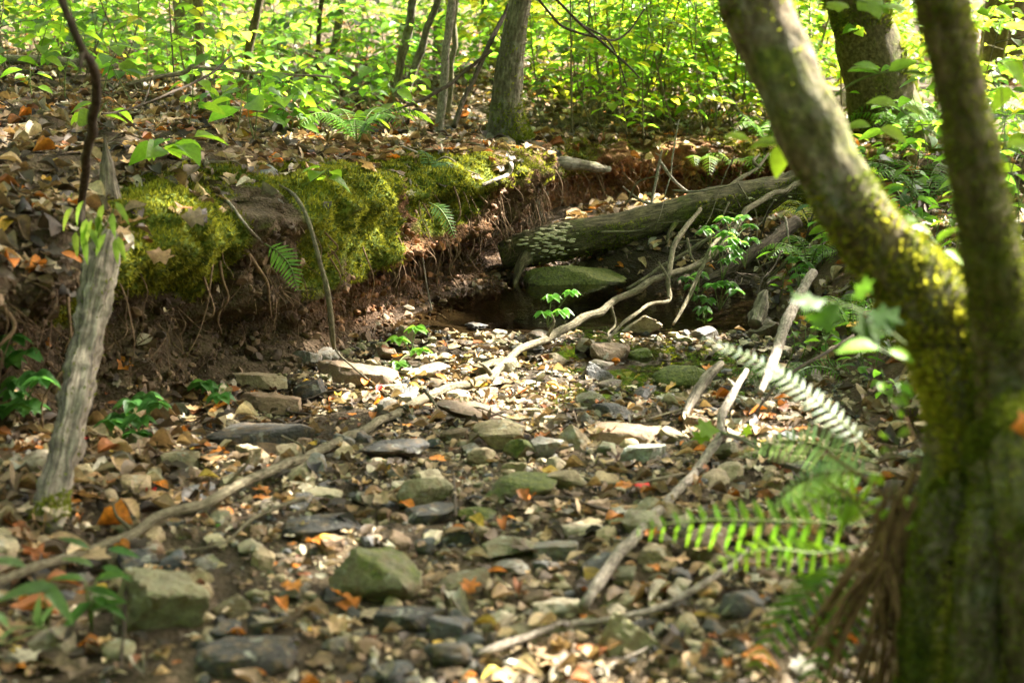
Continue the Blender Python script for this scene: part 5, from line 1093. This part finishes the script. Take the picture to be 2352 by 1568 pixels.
# ------------------------------------------------------------------ ferns
def frond(parent, rows, pl, n, col, parts, seed=0, droop=-.2, upv=None, rowpx=True):
    """a frond: midrib along rows, leaflets on both sides"""
    rg = np.random.default_rng(seed); P = cr(path(rows) if rowpx else rows, 80); o0 = Vector(parent.location)
    V, F, uv = tube(P[::4], n=26, k=5); rib = link('frond', make_mesh('frond', V - np.array(o0), F, M['stem'], uv=uv), parent); L = []
    for i in range(n):
        t = .14 + .84 * i / (n - 1); k = int(t * 78); p = Vector(P[k][:3]); d = Vector(P[k + 1][:3] - P[k][:3]).normalized()
        up = (upv(t) if upv else Vector((0, -.25, 1))); sd = d.cross(up).normalized(); ln = pl * min(1, (t - .05) / .22) ** .7 * (1 - t) ** .55 * 1.25 + .006
        for s_ in (-1, 1):
            dd = sd * s_ + d * .38 + Vector((0, 0, droop)); L.append((p, dd, up + Vector(rg.normal(size=3)) * .12, ln * rg.uniform(.9, 1.08), jitcol(col, .14, rg), 0))
    if parts:
        for p, d, up, s_, c, k in L:
            o = link('leaflet', PINNA_ME, rib); o.matrix_local = mat4(vrot(d, up), Vector(p) - o0, s_); o.color = (*c, 1)
    else:
        V, T, C = merge([PINNA], [0] * len(L), [tuple(Vector(l[0]) - o0) for l in L], [vrot(l[1], l[2]) for l in L], [l[3] for l in L], [l[4] for l in L])
        o = link('leaflets', make_mesh('leaflets', V, T, M['leaf_m'], col=C), rib); o['kind'] = 'stuff'
def fern(label, loc, group=None): e = empty('fern', loc); tag(e, label, 'fern', group); return e
f = fern('single green fern frond hanging from the mossy bank edge', W(612, 560, 4.4)); frond(f, [(608, 560, 4.42, 4), (640, 580, 4.4, 4), (668, 615, 4.38, 3), (684, 668, 4.36, 2)], .050, 13, (.10, .22, .03), True, 1, upv=lambda t: Vector((.3, -1, .5)))
f = fern('fern with drooping fronds on the bank edge behind the hanging stick', W(640, 500, 5.0))
for k, r in enumerate([[(640, 500, 5.0, 4), (590, 450, 4.95, 4), (560, 460, 4.9, 3), (545, 500, 4.85, 2)], [(640, 500, 5.0, 4), (620, 440, 5.0, 4), (600, 405, 5.0, 3), (590, 395, 5.0, 2)], [(640, 500, 5.0, 4), (680, 450, 4.95, 4), (700, 450, 4.9, 3), (715, 480, 4.85, 2)], [(640, 500, 5.0, 4), (660, 440, 5.0, 4), (650, 420, 4.95, 3), (640, 415, 4.9, 2)]]): frond(f, r, .055, 16, (.06, .14, .025), False, 10 + k)
f = fern('blue green glossy fern on the bank above the red nose', W(985, 420, 6.3))
for k, r in enumerate([[(985, 420, 6.3, 3), (960, 385, 6.25, 3), (930, 372, 6.2, 3), (905, 380, 6.15, 2)], [(985, 420, 6.3, 3), (1000, 380, 6.25, 3), (1025, 375, 6.2, 3), (1045, 395, 6.15, 2)], [(985, 420, 6.3, 3), (985, 370, 6.2, 3), (975, 350, 6.15, 3), (960, 345, 6.1, 2)], [(985, 420, 6.3, 3), (1020, 410, 6.15, 3), (1040, 425, 6.1, 2)], [(985, 420, 6.3, 3), (940, 410, 6.2, 3), (910, 420, 6.1, 2)]]): frond(f, r, .06, 16, (.07, .15, .04), False, 20 + k)
f = fern('fern frond drooping over the sunlit red bank nose', W(985, 470, 5.7)); frond(f, [(985, 465, 5.7, 3), (1010, 480, 5.65, 3), (1030, 510, 5.62, 3), (1045, 548, 5.6, 2)], .042, 13, (.10, .2, .05), True, 30, upv=lambda t: Vector((.3, -1, .6)))
def rosette(label, base, n, ln, pl, col, az0, az1, parts=False, elev=.9, seed=0, group=None):
    rg = np.random.default_rng(seed); e = fern(label, base, group)
    for k in range(n):
        a = az0 + (az1 - az0) * (k + .5) / n + rg.uniform(-.2, .2); h = Vector((math.sin(a), math.cos(a), 0)); l = ln * rg.uniform(.75, 1.15); b = Vector(base)
        pts = [(*b, .003), (*(b + h * l * .3 + Vector((0, 0, l * .42 * elev))), .0026), (*(b + h * l * .68 + Vector((0, 0, l * .50 * elev))), .0018), (*(b + h * l + Vector((0, 0, l * .28 * elev))), .001)]
        frond(e, pts, pl, 20, col, parts, seed + k, rowpx=False)
for k, (u, v, ln, lab, c) in enumerate([(1625, 432, .42, 'sunlit fern at the right end of the clay bank', G3), (1700, 420, .38, 'fern growing behind the dead branches on the log', G2), (1585, 400, .3, 'small bright fern on the clay bank edge', G3), (1760, 330, .4, 'shiny fern left of the curved trunk', G2), (620, 120, .5, 'leafy fern at the upper left below the mossy stem', G3), (690, 110, .55, 'bright fern right of the upper left mossy stem', G3), (820, 330, .32, 'low fern on the litter left of the tree', G1), (560, 130, .45, 'dark fern under the upper left leaves', G1), (1860, 520, .22, 'yellowing little fern under the log at right', GY), (2160, 330, .55, 'fern in front of the dark leaning trunk base', G1), (2075, 330, .5, 'dim fern at the left foot of the dark leaning trunk', G1), (2120, 480, .4, 'fern between the foreground trunks', G1), (1800, 900, .2, 'small fern on the right bank by the ringed stick', G1), (1950, 760, .24, 'fern on the right bank left of the curved trunk', G2), (1860, 620, .26, 'fern above the tangle of dead branches', G2)]):
    p, n = hit(u, v); rosette(lab, p, 7, ln, ln * .2, c, 0, 6.28, False, .9, 100 + k * 10)
f = fern('large blurred fern in the right foreground before the dead root bundle', W(1960, 1260, 2.15))
FR = [([(2010, 1210, 2.1, 5), (1900, 1200, 2.12, 5), (1750, 1195, 2.15, 4), (1600, 1195, 2.2, 4), (1450, 1215, 2.25, 2)], .062, 15), ([(1990, 1250, 2.1, 5), (1880, 1270, 2.08, 5), (1760, 1260, 2.06, 4), (1620, 1300, 2.05, 2)], .04, 13), ([(1990, 1280, 2.05, 5), (1900, 1330, 2.0, 5), (1800, 1420, 1.95, 4), (1720, 1560, 1.9, 3)], .055, 14), ([(2000, 1290, 2.05, 5), (1940, 1400, 1.98, 5), (1880, 1520, 1.92, 4), (1850, 1640, 1.88, 3)], .05, 13), ([(2000, 1200, 2.08, 5), (1960, 1150, 2.06, 5), (1890, 1140, 2.05, 4), (1830, 1180, 2.05, 3)], .045, 12)]
for k, (r, pl, n) in enumerate(FR): frond(f, r, pl, n, [(.09, .19, .012), (.13, .24, .014), (.075, .16, .012)][k % 3], True, 60 + k, droop=-.35, upv=lambda t: Vector((-.45, -.55, .6)))
f = fern('silvery glinting fern frond arching over the right bank', W(1990, 1010, 2.25))
frond(f, [(2020, 1050, 2.25, 6), (1950, 985, 2.28, 5), (1850, 900, 2.32, 5), (1740, 830, 2.36, 4), (1600, 770, 2.4, 2)], .036, 24, (.20, .25, .15), True, 80, droop=-.05, upv=lambda t: Vector((.14, -.40, .9)))  # leaflet colour paled to stand in for white sun glare
frond(f, [(2010, 1060, 2.25, 6), (1930, 1040, 2.3, 5), (1840, 1010, 2.35, 4), (1740, 1020, 2.4, 3), (1690, 1040, 2.42, 2)], .05, 20, (.10, .17, .06), False, 81, droop=-.3, upv=lambda t: Vector((-.5, -.4, .6)))
frond(f, [(2020, 1090, 2.2, 6), (1930, 1080, 2.25, 5), (1850, 1100, 2.3, 4), (1770, 1160, 2.35, 2)], .05, 18, (.10, .18, .05), False, 82, droop=-.3, upv=lambda t: Vector((-.5, -.4, .6)))
# dead brown fronds and roots hanging at the foot of the nearest tree
db = empty('dead_fronds', W(2060, 1180, 2.0)); tag(db, 'bundle of dead brown fronds and roots hanging at the foot of the nearest tree', 'dead fronds'); o0 = np.array(db.location); rg2 = np.random.default_rng(4)
for k in range(60):
    e_u, e_v = rg2.uniform(1830, 2080), rg2.uniform(1380, 1700); s_u = rg2.normal(2065, 22)
    V, F, uv = tube(path([(s_u, rg2.uniform(1120, 1230), 2.0, 7), ((s_u + e_u) / 2 + rg2.normal() * 14, (1180 + e_v) / 2, 1.96, rg2.uniform(5, 10)), (e_u + rg2.normal() * 10, e_v, rg2.uniform(1.86, 2.02), rg2.uniform(4, 10))]), n=14, k=6, amp=.2, wob=.008, seed=k)
    link('dead_frond', make_mesh('dead_frond', V - o0, F, M['frond_dead'], uv=uv), db)
for k, r in enumerate([[(2060, 1180, 2.0, 8), (2000, 1110, 2.05, 8), (1900, 1040, 2.1, 7)], [(2050, 1190, 2.0, 8), (1980, 1150, 2.0, 8), (1900, 1110, 2.05, 6)], [(2070, 1160, 2.0, 8), (2110, 1060, 2.0, 7), (2080, 960, 2.0, 6)], [(2060, 1170, 2.0, 30), (2080, 1130, 2.0, 24), (2100, 1080, 2.0, 10)]]):
    V, F, uv = tube(path(r), n=14, k=6, amp=.2); link('dead_frond', make_mesh('dead_frond', V - o0, F, M['frond_dead'], uv=uv), db)

# ------------------------------------------------------------------ trees whose crowns shade the place
rg = np.random.default_rng(50)
BACK = [((4.6, 13.6), .20, 'tree with a tall trunk behind the dark leaning trunk'), ((7.6, 11.0), .24, 'tall tree beyond the right edge of the bank'), ((0.9, 17.5), .18, 'tall straight tree far behind the thicket'), ((6.2, 17.0), .22, 'tall tree deep in the wood on the right'), ((-3.2, 14.5), .16, 'slender tall tree on the slope behind the left bank'), ((9.5, 6.5), .22, 'tree standing to the right of the stream out on the bank'), ((-6.5, 9.0), .2, 'tree standing far out on the left bank')]
for (xy, r, lab) in BACK:
    p, n = drop(*xy); e = empty('tree', p); tag(e, lab, 'tree'); h = rg.uniform(10, 12)
    pts = [(0, 0, -.2, r * 1.5), (.02, 0, .4, r * 1.1), (.1 * rg.normal(), .1 * rg.normal(), 3, r), (.3 * rg.normal(), .3 * rg.normal(), h * .6, r * .75), (.5 * rg.normal(), .5 * rg.normal(), h, r * .3)]
    V, F, uv = tube(pts, n=90, k=20, amp=.06, nsc=8, ridge=.06, seed=xy[0]); link('trunk', make_mesh('trunk', V, F, M['bark_grey' if r < .19 else 'bark_dark'], uv=uv), e); TREES.append((e, p + Vector(pts[-1][:3])))
NL = 76000
g = np.stack([rg.uniform(-9, 6.5, NL), rg.uniform(-1.5, 12.5, NL), np.zeros(NL)], 1)
hz = rg.uniform(6.5, 12.5, NL)
gp = np.stack([g[:, 0], g[:, 1], 0 * hz], 1)
def sun_foot(p): return (p[0] - SUN.x * p[2] / SUN.z, p[1] - SUN.y * p[2] / SUN.z)
GAPS = []      # crown leaves left out so sun lands there: centre on the ground, radii
def gap(u, v, ru, rv, p=None):
    q = p or hit(u, v)[0]; t = q.y / FPX; x, y = sun_foot(q); GAPS.append((x, y, ru * t, rv))
gap(1060, 870, 310, .62); gap(960, 900, 230, .36); gap(1180, 800, 170, .32); gap(770, 1045, 55, .12); gap(420, 1160, 110, .10); gap(560, 1170, 110, .09); gap(1540, 1130, 60, .14); gap(1010, 520, 200, .45); gap(1090, 480, 150, .3); gap(1010, 735, 130, .12); gap(880, 470, 90, .2); gap(700, 330, 120, .3);  gap(1180, 1330, 60, .06); gap(900, 1500, 60, .05); gap(1600, 1280, 60, .08); gap(1420, 400, 170, .35); gap(1450, 470, 150, .25); gap(350, 215, 70, .3); gap(640, 160, 60, .3); gap(1330, 1440, 130, .05); gap(830, 590, 60, .10)
NTR = len(GAPS)
gap(0, 0, 330, .24, W(1780, 860, 2.35)); gap(0, 0, 420, .34, W(1960, 320, 2.25)); gap(0, 0, 420, .34, W(2090, 540, 2.2)); gap(0, 0, 330, .26, W(1850, 60, 2.3)); gap(0, 0, 160, .14, W(2150, 1150, 1.95))
open_ = np.zeros(NL)
for x, y, rx, ry in GAPS:
    q = ((g[:, 0] - x) / rx) ** 2 + ((g[:, 1] - y) / ry) ** 2; open_ = np.maximum(open_, q < 1 + .5 * fbm(gp, 5, 2, 3))
nz = fbm(gp, 1.3, 3, 31)
back = sst(g[:, 1] - .35 * np.abs(g[:, 0] + .5) * (g[:, 0] > 0) * 0, 7.8, 8.8) * sst(g[:, 0], -1.0, .3) + .75 * sst(g[:, 1], 6.5, 9) * (g[:, 0] < .3) * .45
open_ = np.maximum(open_, (nz > .62 - 1.5 * back + .35 * (g[:, 1] < 3.4)) * 1.0)
open_ = np.maximum(open_, (fbm(gp, 4.2, 2, 91) > .72 + .12 * (g[:, 1] < 2.9)) * 1.0)
for q_, r_ in ((W(1950, 700, 2.0), .14), (W(1620, 1200, 2.2), .16), (W(1760, 1200, 2.15), .16), (W(1880, 1200, 2.1), .16), (W(1800, 1350, 2.0), .2), (W(230, 520, 3.35), .12), (W(60, 600, 3.3), .3), (W(190, 800, 3.25), .28), (W(130, 1060, 3.0), .24), (W(220, 650, 3.4), .25)):
    fx, fy = sun_foot(q_); open_ = open_ * (((g[:, 0] - fx) ** 2 + (g[:, 1] - fy) ** 2) > r_ ** 2)  # crown leaves kept here to hold the sun off ferns and dead trunk
for x, y, rx, ry in GAPS[NTR:]:
    open_ = np.maximum(open_, ((g[:, 0] - x) / rx) ** 2 + ((g[:, 1] - y) / ry) ** 2 < 1)
keep = open_ < .5
lp = g + np.array([SUN.x, SUN.y, SUN.z])[None] * (hz / SUN.z)[:, None]
lp = lp[keep]; n = len(lp)
tops = np.array([(t.location.x * .4 + p.x * .6, t.location.y * .4 + p.y * .6) for t, p in TREES]); own = np.argmin(((lp[:, None, :2] - tops[None]) ** 2).sum(2), 1)
rt_ = frames(np.array([0, 0, 1.0]) + .55 * rg.normal(size=(n, 3)), rg.uniform(0, 6.28, n)); sc = rg.uniform(.11, .21, n); cl = np.array([G1, G2, GD])[rg.integers(3, size=n)] * (1 + .15 * rg.normal(size=(n, 1)))
CAN = [blade(4, ov(0.8, 0.36), 0.15, 0.2), blade(4, ov(0.8, 0.42), 0.1, 0.15)]; ci = rg.integers(2, size=n)
for k, (e, top) in enumerate(TREES):
    m = own == k
    if m.sum() < 30: continue
    q = lp[m]; o0 = np.array(e.location); V, T, C = merge(CAN, ci[m], q - o0, rt_[m], sc[m], np.clip(cl[m], .01, .5))
    o = link('crown', make_mesh('crown', V, T, M['leaf_m'], col=C), e); o['kind'] = 'stuff'
    tz = np.array(top)
    for j in range(9):
        t_ = q[rg.integers(len(q))]; st0 = tz * .8 + o0 * .2 if j % 2 else tz
        mid = st0 * .45 + t_ * .55 + np.array([0, 0, .6]); v_, f_, u_ = tube([(*st0, .05), (*mid, .03), (*t_, .008)], n=18, k=6, amp=.1); link('limb', make_mesh('limb', v_ - o0, f_, M['bark_dark'], uv=u_), e)

# unseen foliage added behind the camera and to both sides to block low sky light
nw = 26000; az = rg.uniform(R(100), R(325), nw); rr = rg.uniform(11, 19, nw); x, y = np.sin(az) * rr, np.cos(az) * rr + 2
qz = rg.random(nw) ** 1.1 * 14; q = np.stack([x, y, qz], 1); kp = fbm(q, .35, 3, 4) > -.35; q = q[kp]; nw = len(q)
V, T, C = merge(CAN, rg.integers(2, size=nw), q, frames(np.array([0, 0, .5]) + rg.normal(size=(nw, 3)), rg.uniform(0, 6.28, nw)), rg.uniform(.3, .6, nw), np.array([G1, G2, GD])[rg.integers(3, size=nw)])
stuff(link('sky_block_foliage', make_mesh('sky_block_foliage', V, T, M['leaf_m'], col=C)), 'added unseen foliage around the stream blocking low sky light', 'wood')

# ------------------------------------------------------------------ each label names one thing: where two read alike, tell them apart by their order
from collections import defaultdict
bpy.context.view_layer.update()
by = defaultdict(list)
for o in COL.objects:
    if o.parent is None and 'label' in o: by[o['label']].append(o)
ORD = ['first', 'second', 'third', 'fourth', 'fifth', 'sixth', 'seventh', 'eighth', 'ninth', 'tenth', 'eleventh', 'twelfth', 'thirteenth', 'fourteenth', 'fifteenth', 'sixteenth', 'seventeenth', 'eighteenth', 'nineteenth', 'twentieth', 'twenty-first']
for lab, os_ in by.items():
    if len(os_) < 2 or len(os_) > 21: continue
    w = [(proj(o.matrix_world.translation), o) for o in os_]
    if len(os_) == 2:
        w.sort(key=lambda t: t[0][2]); w[0][1]['label'] = lab + ', the nearer one'; w[1][1]['label'] = lab + ', the farther one'
    else:
        w.sort(key=lambda t: t[0][0])
        for k, (_, o) in enumerate(w): o['label'] = lab + (', leftmost one' if k == 0 else ', rightmost one' if k == len(w) - 1 else ', %s from left' % ORD[k])
